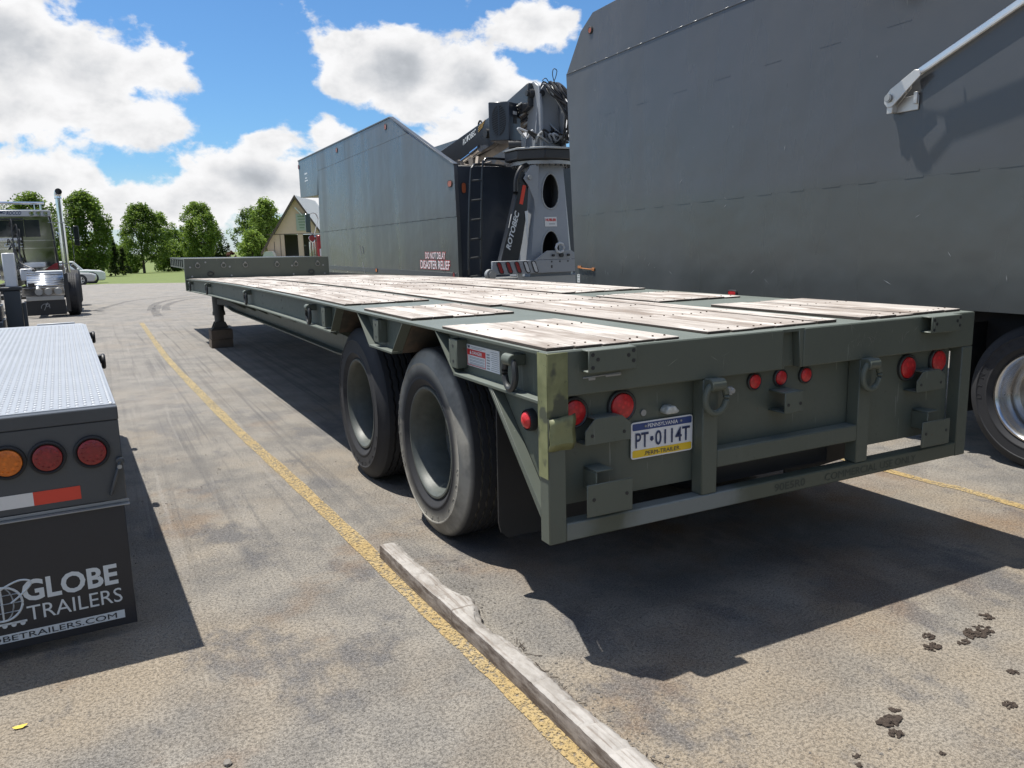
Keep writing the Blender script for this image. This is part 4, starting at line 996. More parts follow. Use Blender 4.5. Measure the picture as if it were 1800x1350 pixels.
MB().box(cx-.14, cx+.14, cy-.08, cy+.10, 1.0, 2.6).build('inner_post', 'black_steel', cr_)
MB().cyl((cx, cy, 2.745), (cx, cy, 2.80), .50, n=28).build('flange', 'galvanised', cr_)
fb = MB()
for k in range(28):
    t = 2*math.pi*k/28; fb.cyl((cx+.46*math.cos(t), cy+.46*math.sin(t), 2.715), (cx+.46*math.cos(t), cy+.46*math.sin(t), 2.744), .018, n=6)
fb.build('flange_bolt', 'dark_steel', cr_)['kind'] = 'stuff'
MB().prism([(cx+.60*math.cos(t), cy+.58*math.sin(t)) for t in [math.pi/8+k*math.pi/4 for k in range(8)]], 'z', 2.815, 2.965).build('turntable', 'black_steel', cr_, bevel=.015)
MB().prism([(cx+.63*math.cos(t), cy+.61*math.sin(t)) for t in [math.pi/8+k*math.pi/4 for k in range(8)]], 'z', 2.967, 2.995).build('turntable_cover', 'galvanised', cr_, bevel=.004)
mast = [(8.98, 3.0), (9.52, 3.0), (9.42, 3.45), (9.45, 3.80), (9.36, 4.0), (9.2, 4.05), (9.04, 3.95), (8.98, 3.6)]
for x in (5.10, 5.52): MB().prism([(y, z) for y, z in mast], 'x', x, x+.05).build('mast_cheek', 'crane_grey', cr_, bevel=.01)
MB().box(5.16, 5.51, 9.1, 9.45, 3.0, 3.35).cyl((5.16, 9.22, 3.88), (5.51, 9.22, 3.88), .08, n=14).build('mast_core', 'crane_grey', cr_)
MB().prism([(5.02, 3.0), (5.50, 3.0), (5.47, 3.75), (5.38, 3.97), (5.22, 3.99), (5.12, 3.86)], 'y', 9.06, 9.085).build('mast_plate', 'crane_grey', cr_, bevel=.006)
MB().cyl((5.16, 9.02, 3.84), (5.16, 9.06, 3.84), .05, n=14).build('mast_pin', 'black_steel', cr_)
MB().cyl((5.02, 9.22, 3.86), (5.10, 9.22, 3.86), .075, n=14).cyl((4.98, 9.22, 3.86), (5.02, 9.22, 3.86), .045, n=10).build('pivot_pin', 'black_steel', cr_)
bm_ = MB().prism([(9.2, 4.02), (9.2, 3.66), (10.55, 3.20), (12.9, 2.93), (14.5, 2.56), (14.5, 2.84), (12.85, 3.36), (10.6, 3.70)], 'x', 5.0, 5.095).prism([(9.6, 3.92), (9.6, 3.50), (10.55, 3.20), (14.5, 2.56), (14.5, 2.84), (12.85, 3.36), (10.6, 3.70)], 'x', 5.0951, 5.36)
boom = bm_.build('boom', 'black_paint', cr_, bevel=.012)
MB().cyl((4.95, 11.0, 3.18), (4.95, 13.5, 2.72), .045, n=12).cyl((4.95, 10.9, 3.2), (4.95, 11.25, 3.13), .065, n=12).build('boom_cylinder', 'chrome', cr_)
MB().cyl((4.93, 10.65, 3.42), (5.0, 10.65, 3.42), .08, n=16).build('boom_pin', 'black_steel', boom); MB().ring((5.15, 11.3, 3.66), .07, .018, 'x', 12, 6).build('lifting_eye', 'black_steel', boom)
dB = Vector((0, -2.25, .335)).normalized()
text_obj('boom_lettering', 'ROTOBEC', 'light_print', boom, (4.998, 11.75, 3.34), (0, -1.2, .26), (0, .26, 1.2), .62, .105, bold=.03, shear=.35)
for k in range(3): MB().bar((4.996, 11.06, 3.50+.035*k), (4.996, 10.86-.05*k, 3.58+.045*k), .006, .010).build('boom_flash', 'gold_print', boom)
# oil cooler box with fan grille
cb = MB().prism([(4.50, 9.62), (4.77, 9.42), (5.08, 9.60), (4.86, 9.95)], 'z', 3.16, 3.76).build('oil_cooler', 'navy_paint', cr_, bevel=.012)
n2 = Vector((-.2, -.27, 0)).normalized(); u2 = Vector((.27, -.20, 0)).normalized(); c2 = Vector((4.635, 9.52, 3.47))+n2*.004
dk = [tuple(c2+u2*.115*math.cos(t)+Vector((0, 0, .235*math.sin(t)))) for t in lin(0, 2*math.pi, 33)[:-1]]
MB().quad(*dk).build('fan_opening', 'black_rubber', cb, smooth=False)
gr = MB()
for k in range(13):
    z = -.21+.035*k; w_ = .115*math.sqrt(max(0, 1-(z/.235)**2)); gr.bar(c2+n2*.004-u2*w_+Vector((0, 0, z-.05)), c2+n2*.004+u2*w_+Vector((0, 0, z+.05)), .010, .011)
gr.bar(c2+n2*.005-Vector((0, 0, .23)), c2+n2*.005+Vector((0, 0, .23)), .02, .012).build('fan_grille', 'navy_paint', cb)
nr = Vector((.18, -.31, 0)).normalized(); cR = Vector((4.925, 9.51, 3.60))
MB().obox(cR+nr*.003, (.11, .006, .05), Vector((.31, .18, 0)), nr).build('label_plate', 'white_tape', cb); MB().obox(cR+nr*.003-Vector((0, 0, .11)), (.10, .006, .11), Vector((.31, .18, 0)), nr).build('service_hatch', 'black_rubber', cb)
MB().cyl((4.74, 9.40, 3.08), (4.92, 9.30, 3.08), .075, n=14).build('swing_motor', 'black_steel', cr_)
# hoses
hs = random.Random(5)
for k in range(26):
    a = Vector((5.22+.30*hs.random(), 9.0+.05*hs.random(), 3.92+.06*hs.random())); e = Vector((5.42+.32*hs.random(), 8.86, 3.05+.25*hs.random()))
    mid_ = [a+Vector((.05*hs.uniform(-1, 1), -.12-.08*hs.random(), -.12)), (a+e)/2+Vector((hs.uniform(-.05, .3), -.16-.1*hs.random(), hs.uniform(-.2, .05)))]
    MB().tube(spline([a+Vector((0, .18, -.02)), a+Vector((0, .05, .05)), *mid_, e], 7), .012+.006*hs.random(), 7).build('hydraulic_hose', 'hose_rubber' if k % 9 else 'galvanised', cr_)
for k in range(9):
    a = Vector((4.95+.06*k/4, 9.48, 3.70-.05*k)); e = Vector((5.55+.12*hs.random(), 9.0, 3.10+.1*hs.random()))
    MB().tube(spline([a, a+Vector((.12, -.12, .06)), a+Vector((.28, -.3, -.14-.05*hs.random())), (a+e)/2+Vector((.1, -.25, -.14)), e], 7), .014, 7).build('hydraulic_hose', 'hose_rubber' if k % 3 else 'galvanised', cr_)
for k in range(12):
    c = Vector((4.72+.75*hs.random(), 8.98+.1*hs.random(), 3.05+.12*hs.random())); MB().tube(spline([c, c+Vector((hs.uniform(-.2, .2), -.06, .12)), c+Vector((hs.uniform(.1, .3), .0, .02))], 6), .018, 7).build('hydraulic_fitting', ['hose_rubber', 'galvanised', 'light_grey_paint'][k % 3], cr_)
MB().tube(spline([(5.3, 9.0, 3.96), (5.22, 9.0, 4.06), (5.16, 9.0, 4.02), (5.26, 9.0, 3.99), (5.36, 9.0, 4.02), (5.42, 9.0, 4.18), (5.36, 9.0, 4.21), (5.34, 9.0, 4.12), (5.38, 9.0, 3.98)], 6), .007, 5).build('hose_tie', 'hose_rubber', cr_)
# folded black stick with lettering
stp = [(4.30, 1.22), (4.62, 1.22), (4.70, 1.55), (4.80, 2.05), (4.83, 2.40), (4.76, 2.62), (4.70, 2.66), (4.66, 2.58), (4.62, 2.30), (4.52, 1.95)]
stk = MB().prism(stp, 'y', 8.92, 9.06).build('stick', 'black_paint', cr_, bevel=.01)
MB().tube(spline([(4.60, 8.93, 2.28), (4.62, 8.93, 2.52), (4.72, 8.95, 2.68), (4.85, 9.0, 2.74)], 6), .04, 8).build('stick_hose', 'hose_rubber', stk)
dx_, dz_ = Vector((.265, 0, .85)).normalized(), Vector((-.85, 0, .265)).normalized()
text_obj('stick_lettering', 'ROTOBEC', 'light_print', stk, (4.475, 8.918, 1.42), dx_, dz_, .62, .085, bold=.035, shear=.3)
MB().bar((4.685, 8.917, 2.13), (4.752, 8.917, 2.42), .006, .06, (1, 0, 0)).build('reflector', 'red_tape', stk)
MB().prism([(4.745, 2.02), (4.80, 2.03), (4.785, 1.55)], 'y', 8.905, 8.912).build('safety_decal', 'light_print', stk); MB().prism([(4.435, 1.64), (4.485, 1.64), (4.565, 1.97), (4.515, 1.98)], 'y', 8.93, 8.94).build('safety_decal', 'white_tape', stk)
MB().prism([(4.72, 2.52), (4.85, 2.72), (5.0, 2.75), (4.95, 1.75), (4.90, 2.2), (4.80, 2.42)], 'y', 8.88, 8.90).build('stick_lug', 'crane_grey', cr_, bevel=.003); MB().cyl((4.82, 8.84, 2.54), (4.82, 8.88, 2.54), .035, n=12).build('lug_bolt', 'galvanised', cr_)
pA, pB = P2(.5, .49), P2(.5, .50); fn = (P2(1, .49)-P2(0, .49)).cross(P2(0, .5)-P2(0, .4)).normalized()
if fn.y > 0: fn = -fn
pl_ = MB().obox(P2(.5, .49)+fn*.006, (.22, .15, .004), P2(1, .49)-P2(0, .49), P2(.5, .5)-P2(.5, .4)).build('maker_plate', 'white_tape', cr_)
ux = (P2(1, .49)-P2(0, .49)).normalized()
if ux.x < 0: ux = -ux
uz = (P2(.5, .5)-P2(.5, .4)).normalized()
text_obj('plate_lettering', 'HUBLER', 'red_print', pl_, P2(.5, .49)+fn*.010-ux*.098+uz*.008, ux, uz, .196, .042, bold=.04); MB().obox(P2(.5, .49)+fn*.009-uz*.035+ux*.02, (.11, .014, .002), ux, uz).build('plate_print', 'grey_print', pl_)
# ------------------------------------------------------------------ silver decked trailer at left (local axes: +y forward, x to the right)
TH = 0.0285
lt = thing('lowboy_trailer', 'charcoal lowboy trailer with bright tread plate deck and printed rear mud flap', 'trailer', (-1.377, 1.045, 0), TH, world=False)
ZD = .957; WL = 2.55; LL = 4.30
def lp(name, b, mt, bevel=.003, parent=None, **k): return b.build(name, mt, parent or lt, bevel=bevel, **k)
lp('rear_face', MB().box(-WL, 0, 0, .012, .575, ZD-.055), 'charcoal_paint')
lp('top_edge_strip', MB().box(-WL, .002, -.003, .05, ZD-.0548, ZD-.001), 'charcoal_paint', .004)
lp('side_skirt', MB().box(-.012, 0, .0125, LL-.10, .575, ZD-.006), 'charcoal_paint'); lp('side_skirt', MB().box(-WL, -WL+.012, .0125, LL-.10, .575, ZD-.006), 'charcoal_paint')
lp('deck_plate', MB().prism([(-WL, .0505), (.0, .0505), (.0, LL-.16), (-.035, LL), (-WL, LL)], 'z', ZD-.006, ZD+.002), 'tread_plate', .0015)
lp('front_face', MB().box(-WL, -.035, LL-.012, LL-.001, .575, ZD-.007), 'charcoal_paint')
tp = MB(); s_ = .0295                                             # raised treads of the plate
for j in range(int((LL-.2)/s_)):
    for i in range(85):
        x = -.02-i*s_; y = .075+j*s_; a = (1 if (i+j) % 2 else -1)*math.radians(45) ; d = (math.cos(a)*.0125, math.sin(a)*.0125); n_ = (-math.sin(a)*.0034, math.cos(a)*.0034); k = len(tp.v); z0, z1 = ZD+.0021, ZD+.0042
        tp.v += [(x-d[0], y-d[1], z0), (x-n_[0], y-n_[1], z0), (x+d[0], y+d[1], z0), (x+n_[0], y+n_[1], z0), (x-d[0]*.5, y-d[1]*.5, z1), (x+d[0]*.5, y+d[1]*.5, z1)]
        tp.f += [(k, k+1, k+4), (k+1, k+2, k+5, k+4), (k+2, k+3, k+5), (k+3, k, k+4, k+5)]
o = lp('tread_pattern', tp, 'tread_plate', 0, smooth=False); o['kind'] = 'stuff'
lp('deck_edge_bead', MB().box(-.022, -.010, .06, LL-.18, ZD+.0021, ZD+.007), 'tread_plate', .003)
lp('deck_end_bar', MB().box(-.36, -.08, LL+.02, LL+.06, ZD-.035, ZD+.012), 'light_grey_paint')
for x, lens in ((-.105, 'dark_red_lens'), (-.258, 'dark_red_lens'), (-.392, 'amber_lens'), (-WL+.105, 'dark_red_lens'), (-WL+.258, 'dark_red_lens'), (-WL+.392, 'amber_lens')):
    o = lamp((x, -.0005, .785), .050, 'y', lens, lt, depth=.022)
    db = MB()
    for a_, rr in [(0, 0)]+[(k*math.pi/3, .022) for k in range(6)]+[(k*math.pi/6, .038) for k in range(12)]:
        db.cyl((x+rr*math.cos(a_), -.026, .785+rr*math.sin(a_)), (x+rr*math.cos(a_), -.0215, .785+rr*math.sin(a_)), .0045, n=8)
    db.build('lens_diode', lens, o)
for k in range(8):
    x1 = -.160-.162*k; lp('reflective_tape', MB().box(x1-.162, x1, -.0022, -.0005, .602, .655), 'red_tape' if k % 2 == 0 else 'white_tape', 0)
lp('flap_hanger', MB().box(-WL-.004, .008, -.03, .0005, .555, .5605).box(-WL-.004, .008, -.004, .0005, .561, .5745), 'galvanised', .002)
lp('handle_bar', MB().bar((-.010, -.012, .735), (-.058, -.012, .60), .012, .034, (0, 1, 0)).cyl((-.010, -.022, .735), (-.010, -.006, .735), .016, n=14), 'charcoal_paint', .004); lp('handle_bolt', MB().cyl((-.014, -.03, .715), (-.014, -.018, .715), .009, n=8), 'galvanised', 0)
lp('socket_hole', MB().cyl((-WL/2, -.002, .7), (-WL/2, .0, .7), .02, n=10), 'black_steel', 0)
fl = lp('mud_flap', MB().box(-.64, -.012, -.016, -.006, .045, .554), 'flap_rubber', .002, label='black rubber mud flap with white printed maker name')
text_obj('flap_lettering', 'GLOBE', 'light_print', fl, (-.400, -.0165, .228), (1, 0, 0), (0, 0, 1), .335, .088, bold=.03)
text_obj('flap_lettering', 'TRAILERS', 'light_print', fl, (-.392, -.0165, .150), (1, 0, 0), (0, 0, 1), .335, .060, bold=-.0)
fs = MB().box(-.60, -.055, -.0178, -.0165, .078, .112).build('flap_print_band', 'light_print', fl)
text_obj('flap_lettering', 'GLOBETRAILERS.COM', 'flap_rubber', fl, (-.590, -.0185, .084), (1, 0, 0), (0, 0, 1), .505, .0225)
gl = MB(); gx, gzz = -.470, .235
gl.ring((gx, -.0175, gzz), .068, .0045, 'y', 28, 4)
for k in (-.6, 0, .6): gl.ring((gx, -.0175, gzz), .068, .0025, 'y', 24, 4, sx=abs(k)*.9+.02)
for k in (-.035, .0, .035): w_ = math.sqrt(.068**2-k*k); gl.tube([(gx-w_, -.0175, gzz+k), (gx+w_, -.0175, gzz+k)], .0025, 4)
gl.tube(spline([(gx-.075, -.018, gzz-.03), (gx-.02, -.018, gzz+.045), (gx+.06, -.018, gzz+.085), (gx+.105, -.018, gzz+.07), (gx+.07, -.018, gzz+.03), (gx+.03, -.018, gzz+.0)], 6), .004, 4)
gl.box(gx-.10, gx+.075, -.0185, -.0165, .150, .158); 
for k in range(3): gl.cyl((gx+.0+.03*k, -.0185, .147), (gx+.0+.03*k, -.0165, .147), .009, n=10)
gl.build('globe_emblem', 'light_print', fl)
fl2 = lp('mud_flap', MB().box(-WL+.012, -WL+.64, -.016, -.006, .045, .554), 'flap_rubber', .002)
text_obj('flap_lettering', 'GLOBE', 'light_print', fl2, (-WL+.24, -.0165, .228), (1, 0, 0), (0, 0, 1), .335, .088, bold=.03); text_obj('flap_lettering', 'TRAILERS', 'light_print', fl2, (-WL+.248, -.0165, .150), (1, 0, 0), (0, 0, 1), .335, .060)
for y in (2.05, 3.68): lp('side_ring', MB().ring((.035, y, .89), .045, .013, 'x', 18, 7, sz=.8).box(.0005, .03, y-.03, y+.03, .88, .93), 'black_steel', .002)
lp('frame_rail', MB().box(-.80, -.65, .1, LL+3.0, .45, .70).box(-WL+.65, -WL+.80, .1, LL+3., .45, .70), 'charcoal_paint')
TYS = tyre_mesh(.42, .24, .25, 'tyre_rubber'); RIMS = rim_mesh(.24, .23, 'brushed_steel', .12)
for y in (.75, 2.1, 3.45):
    wheel(lt, -.03, y, .42, True, ty=TYS, rim=RIMS); wheel(lt, -WL+.03, y, .42, ty=TYS, rim=RIMS); lp('axle', MB().cyl((-.2, y, .42), (-WL+.2, y, .42), .06, n=12), 'black_steel', 0)
# its dropped deck and gooseneck, reaching the tractor
gk = MB()
lp('main_deck', MB().box(-WL, -.30, LL+.08, LL+4.0, .50, .62), 'charcoal_paint')
gn_ = [(LL+3.2, .62), (LL+3.6, 1.12), (LL+14.0, 1.18), (LL+14.0, 1.36), (LL+3.4, 1.30), (LL+3.0, .62)]
for i, (z0, z1) in enumerate(((.63, .80), (.803, .96), (.963, 1.10), (1.103, 1.22))):
    lp('gooseneck_step', MB().box(-WL+.02+.04*i, -.77-.02*i, LL+2.9+.12*i, LL+3.6+.12*i, z0, z1), 'navy_paint', .008)
lp('gooseneck_beam', MB().box(-WL+.4, -1.3, LL+3.7, LL+13.2, 1.0, 1.2), 'navy_paint', .01)
lp('hydraulic_post', MB().box(-.755, -.585, LL+3.32, LL+3.50, .62, 1.13), 'charcoal_paint', .008); lp('hydraulic_post', MB().box(-.725, -.598, LL+3.35, LL+3.48, 1.17, 1.565), 'white_paint', .008); lp('post_collar', MB().box(-.78, -.56, LL+3.30, LL+3.52, 1.131, 1.169), 'dark_steel', .006)
lp('deck_tray', MB().box(-.58, -.54, LL+3.36, LL+3.46, .62, .98), 'charcoal_paint', .005)

# ------------------------------------------------------------------ tractor unit at far left
tu = thing('tractor_unit', 'polished semi tractor at far left with chrome exhaust stack and rear fender', 'truck', (-3.0, 24, 0))
def tp_(name, b, mt, bevel=.01, parent=None, **k): return b.build(name, mt, parent or tu, bevel=bevel, **k)
YC = 22.6; XR = -2.19; XL = -3.95
tp_('cab', MB().prism([(XL, .95), (XR, .95), (XR-.02, 2.30), (XR-.10, 2.62), (XR-.25, 2.68), (XL+.25, 2.68), (XL+.1, 2.62), (XL+.02, 2.3)], 'y', YC, YC+1.7), 'cab_steel', .03, seg=2)
tp_('hood', MB().prism([(YC+1.7, .8), (YC+3.6, .85), (YC+3.6, 1.65), (YC+1.7, 1.85)], 'x', XL+.25, XR-.25), 'white_paint', .05, seg=2)
tp_('cab_corner', MB().prism([(XR+.002, 1.0), (XR+.05, 1.0), (XR-.03, 2.55), (XR-.08, 2.55)], 'y', YC+.0, YC+.12), 'black_paint', .01)
tp_('roof_band', MB().box(XL-.02, XR-.02, YC-.03, YC-.002, 2.50, 2.66), 'light_grey_paint', .012)
text_obj('band_lettering', 'MO', 'navy_print', tu, (-3.36, YC-.031, 2.565), (1, 0, 0), (0, 0, 1), .13, .07, bold=.03, shear=.3); text_obj('band_lettering', 'ROCCO', 'navy_print', tu, (-3.215, YC-.031, 2.54), (1, 0, 0), (0, 0, 1), .34, .095, bold=.03, shear=.3)
for x in (-2.64, -2.48, -2.32):
    MB().ring((x, YC-.035, 2.575), .055, .014, 'y', 20, 6).cyl((x, YC-.034, 2.575), (x, YC-.030, 2.575), .05, n=20).build('round_lamp', 'chrome', tu)
tp_('roof_bar', MB().cyl((XL, YC-.05, 2.855), (-2.33, YC-.05, 2.835), .035, n=12).cyl((-2.56, YC-.05, 2.66), (-2.56, YC-.05, 2.84), .012, n=8).cyl((-2.42, YC-.05, 2.66), (-2.42, YC-.05, 2.84), .02, n=8), 'chrome', 0)
tp_('rear_window', MB().box(-3.6, -2.86, YC-.012, YC-.002, 1.98, 2.40), 'window_glass', .004); tp_('rear_window', MB().box(-2.85, -2.50, YC-.012, YC-.002, 1.97, 2.41), 'window_glass', .004)
tp_('window_visor', MB().box(-3.6, -2.86, YC-.06, YC-.013, 2.41, 2.45), 'black_paint', .006)
tp_('trim_strip', MB().box(XL, XR-.01, YC-.012, YC-.001, 1.86, 1.885).box(XL, XR-.01, YC-.010, YC-.001, 1.66, 1.68), 'chrome', .002); tp_('band_panel', MB().box(XL, -2.95, YC-.011, YC-.001, 1.89, 1.95), 'white_paint', .002)
text_obj('cab_lettering', 'GMC', 'light_print', tu, (-3.36, YC-.001, 1.71), (1, 0, 0), (0, 0, 1), .42, .11, bold=.02)
tp_('grab_handle', MB().tube(spline([(XR+.06, YC-.02, 2.05), (XR+.11, YC-.05, 2.03), (XR+.12, YC-.05, 1.7), (XR+.13, YC-.05, 1.25), (XR+.06, YC-.02, 1.22)], 6), .012, 6), 'chrome', 0)
# stack
sx, sy = -1.985, 22.3
stx = [(sx-.03, sy, .95), (sx-.03, sy, 2.85)]
tp_('exhaust_stack', MB().cyl((sx-.0, sy, .93), (sx-.0, sy, 2.3), .085, n=20).cyl((sx-.0, sy, 2.3), (sx-.0, sy, 2.95), .072, n=20), 'chrome', 0)
el = MB().tube(spline([(sx, sy, 2.94), (sx, sy, 3.03), (sx+.01, sy-.03, 3.09), (sx+.03, sy-.12, 3.12)], 6), .085, 20, cap=False); tp_('stack_elbow', el, 'chrome', 0); tp_('stack_mouth', MB().cyl((sx+.03, sy-.118, 3.12), (sx+.032, sy-.120, 3.12), .083, n=20), 'black_rubber', 0)
tp_('stack_clamp', MB().ring((sx, sy, 2.32), .088, .012, 'z', 20, 6).ring((sx, sy, 1.25), .092, .012, 'z', 20, 6).bar((sx, sy, 2.32), (XR-.1, YC, 2.34), .02, .02), 'galvanised', 0)
mr = tp_('mirror', MB().box(-1.735, -1.60, 23.55, 23.62, 1.72, 2.27), 'black_paint', .02, seg=2); MB().box(-1.72, -1.615, 23.545, 23.549, 1.90, 2.25).box(-1.72, -1.615, 23.545, 23.549, 1.74, 1.87).build('mirror_glass', 'window_glass', mr)
tp_('mirror_arm', MB().tube(spline([(XR, 23.6, 2.22), (-1.82, 23.6, 2.24), (-1.80, 23.6, 2.0), (-1.79, 23.6, 1.4), (-1.86, 23.6, 1.2), (XR, 23.6, 1.2)], 6), .011, 6), 'chrome', 0)
# rear fender, lamps, flap and wheel
fcx = 20.55
fp = [(fcx-.60*math.cos(t), .47+.60*math.sin(t)) for t in lin(math.radians(28), math.radians(100), 12)]
fb_ = MB()
for k in range(len(fp)-1): fb_.quad((-2.80, *fp[k]), (-2.03, *fp[k]), (-2.03, *fp[k+1]), (-2.80, *fp[k+1]))
o = tp_('rear_fender', fb_, 'brushed_steel', 0); s2 = o.modifiers.new('s', 'SOLIDIFY'); s2.thickness = .012
tp_('fender_top', MB().box(-2.62, -2.05, fcx-.1, fcx+.6, 1.075, 1.10).box(-2.62, -2.03, fcx-.12, fcx-.1, 1.05, 1.10), 'white_paint', .004)
tp_('lamp_panel', MB().box(-2.93, -2.03, fcx-.56, fcx-.545, .52, .73), 'chrome', .004); tp_('plate_panel', MB().box(-2.85, -2.05, fcx-.55, fcx-.54, .42, .515), 'galvanised', .004)
for x in (-2.57, -2.37, -2.16): MB().ring((x, fcx-.57, .625), .07, .014, 'y', 20, 6).cyl((x, fcx-.572, .625), (x, fcx-.565, .625), .065, n=20).build('round_lamp', 'galvanised', tu)
tf = tp_('mud_flap', MB().box(-2.90, -2.03, fcx-.53, fcx-.52, .06, .418), 'black_rubber', .004)
em = MB().ring((-2.47, fcx-.532, .24), .09, .006, 'y', 20, 4, a0=-.2, a1=math.pi+.2).ring((-2.42, fcx-.532, .30), .04, .005, 'y', 14, 4)
em.bar((-2.50, fcx-.532, .18), (-2.42, fcx-.532, .36), .006, .012).build('flap_emblem', 'grey_print', tf)
tp_('quarter_panel', MB().prism([(fcx-.53, .12), (fcx-.44, .12), (fcx-.36, 1.05), (fcx-.52, 1.05)], 'x', -2.02, -1.93), 'black_paint', .004)
for y in (20.55, 21.9, 25.6):
    wheel(tu, -1.735, y, .509, True); wheel(tu, -4.25, y, .509); tp_('axle', MB().cyl((-2.0, y, .509), (-4.0, y, .509), .07), 'black_steel', 0)
tp_('chassis_rail', MB().box(-3.35, -3.22, 20.0, 26, .62, .84).box(-2.78, -2.65, 20.0, 26, .62, .84), 'black_steel', .004)
tp_('fuel_tank', MB().cyl((-2.25, 22.6, .62), (-2.25, 24.2, .62), .28, n=24), 'brushed_steel', .01)
tp_('deck_box', MB().box(-3.0, -2.72, 21.4, 22.4, .86, 1.16).box(-2.95, -2.45, 22.1, 22.45, 1.17, 1.30), 'white_paint', .02); tp_('red_guard', MB().prism([(-2.50, 1.10), (-2.17, 1.10), (-2.17, 1.28), (-2.24, 1.26)], 'y', 22.35, 22.4), 'red_paint', .004)
for k in range(9):
    a = Vector((-3.3+.25*hs.random(), 22.45, 2.25-.12*k)); e = Vector((-2.9+.25*hs.random(), 21.4, 1.12))
    tp_('air_line', MB().tube(spline([a, a+Vector((.2*hs.random(), -.25, .12)), (a+e)/2+Vector((hs.uniform(-.15, .2), -.2, -.25)), e], 7), .014, 6), 'hose_rubber', 0)

# ------------------------------------------------------------------ railroad-tie timber on the asphalt
def timber():
    b = MB(); n = 190; rr = random.Random(3); m_ = 14; nz = [rr.uniform(-1, 1) for _ in range(n*m_+m_)]
    for k in range(n+1):
        t = k/n; y = 1.27-2.60*t
        xl = -.262+.062*min(1, t*1.15)-.004*math.sin(t*9)
        wr = .106+.005*math.sin(t*7+.6)+.004*math.sin(t*17)+.034*math.exp(-((t-.315)/.04)**2)-.022*math.exp(-((t-.39)/.045)**2)-.015*math.exp(-((t-.1)/.06)**2)
        zt = .076+.0015*math.sin(t*11)+.006*math.exp(-((t-.30)/.03)**2)
        wt = wr-.026-.006*math.sin(t*13+1)-.003*math.sin(t*31)-.02*math.exp(-((t-.40)/.06)**2)
        cut = .004 if k % 11 == 0 else 0.0
        pts = [(0, .002), (-.002, .028), (-.001, .052), (.0005, zt-.003), (.004, zt), (wt*.25, zt+.001), (wt*.5, zt+.0005), (wt*.75, zt), (wt*.95, zt-.003), (wt+.004, zt-.010), (wr*.5+wt*.5+.004, .056), (wr*.97, .040), (wr, .022), (wr*1.02, .002)]
        for q, (dx, z) in enumerate(pts):
            w_ = nz[k*m_+q]; big_ = 3.4 if q >= 9 else .5
            b.v.append((xl+dx+.0011*w_*big_, y+.0008*w_, max(.001, z+.0010*w_*big_-(cut if 4 <= q <= 9 else 0)+(cut*.3 if q == 3 else 0))))
    for k in range(n):
        for q in range(m_): b.f.append((k*m_+q, k*m_+(q+1) % m_, (k+1)*m_+(q+1) % m_, (k+1)*m_+q))
    b.f.append(tuple(range(m_))); b.f.append(tuple(range(n*m_, n*m_+m_))[::-1])
    return b
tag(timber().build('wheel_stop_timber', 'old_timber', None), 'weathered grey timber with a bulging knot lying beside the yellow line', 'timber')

# ------------------------------------------------------------------ clods, leaf, grit
def clod(c, sx_, sy_, h_, seed, mt='dry_mud', n=None):
    rr = random.Random(seed); bm = bmesh.new()
    for k in range(n or 7):
        u, v = rr.uniform(-1, 1), rr.uniform(-1, 1)
        if u*u+v*v > 1: u, v = u*.6, v*.6
        r0 = h_*rr.uniform(.55, 1.0)*(1-.4*(u*u+v*v))
        mm = Matrix.Translation((c[0]+u*sx_, c[1]+v*sy_, gz(c[1])+r0*.45)) @ Matrix.Rotation(rr.uniform(0, 3), 4, 'Z') @ Matrix.Diagonal((r0*rr.uniform(.9, 1.9), r0*rr.uniform(.8, 1.4), r0*.75, 1))
        q = bmesh.ops.create_icosphere(bm, subdivisions=2, radius=1.0, matrix=mm)
        for vtx in q['verts']: vtx.co += Vector((rr.uniform(-1, 1), rr.uniform(-1, 1), rr.uniform(-1, 1)))*r0*.26; vtx.co.z = max(vtx.co.z, .0005)
    me = bpy.data.meshes.new('m'); bm.to_mesh(me); bm.free(); me.materials.append(MATS[mt]); return me
cl = [((1.705, -.62), .022, .02, .012, 5, 'small round dark mud clod furthest right of the clod cluster'), ((1.548, -.681), .065, .03, .012, 16, 'widest flat patch of dark dried mud on the asphalt at right'), ((1.428, -.706), .03, .014, .008, 6, 'crumbly mud crumbs just below the widest mud patch'), ((1.357, -.613), .02, .018, .011, 5, 'upper lump of the pair of mud clods left of the wide patch'),
      ((1.294, -.67), .03, .024, .011, 9, 'lower lump of the pair of mud clods left of the wide patch'), ((1.37, -.926), .018, .012, .009, 5, 'small mud clod near the right edge below the wide patch'), ((1.162, -1.042), .022, .014, .009, 6, 'small mud clod lowest along the right picture edge'), ((.735, -.908), .045, .018, .013, 14, 'elongated dark mud streak lying alone in the lower right foreground'), ((.81, -.873), .012, .01, .009, 4, 'tiny mud clod just above the elongated mud streak'),
      ((.70, -.965), .02, .014, .011, 5, 'mud lump at the lower end of the elongated mud streak'), ((.50, -.979), .014, .006, .006, 4, 'thin mud crumb at the bottom edge of the picture'), ((.473, -1.011), .008, .007, .008, 3, 'roundish mud crumb at the very bottom edge'), ((.733, -1.095), .010, .007, .007, 3, 'tiny mud crumb near the bottom right of the picture')]
for i, (c, a, b_, h_, n, lb_) in enumerate(cl): tag(link('mud_clod', clod(c, a*1.25, b_*1.4, h_*.80, 20+i, n=int(n*3.5)), smooth=False), lb_, 'mud clod', 'dried mud clods on the asphalt')
tag(link('pebble', clod((-1.194, -.069), .004, .004, .012, 90, 'pebble', 3)), 'pale pebble at the bottom edge of the picture', 'pebble')
lf = MB(); lv = [(-.022, 0), (-.012, .011), (.006, .012), (.022, .004), (.024, -.002), (.008, -.010), (-.012, -.009)]
lf.v = [(-1.779+x, .478+y, .004+.006*(x/.024)**2) for x, y in lv]; lf.f = [tuple(range(7))]
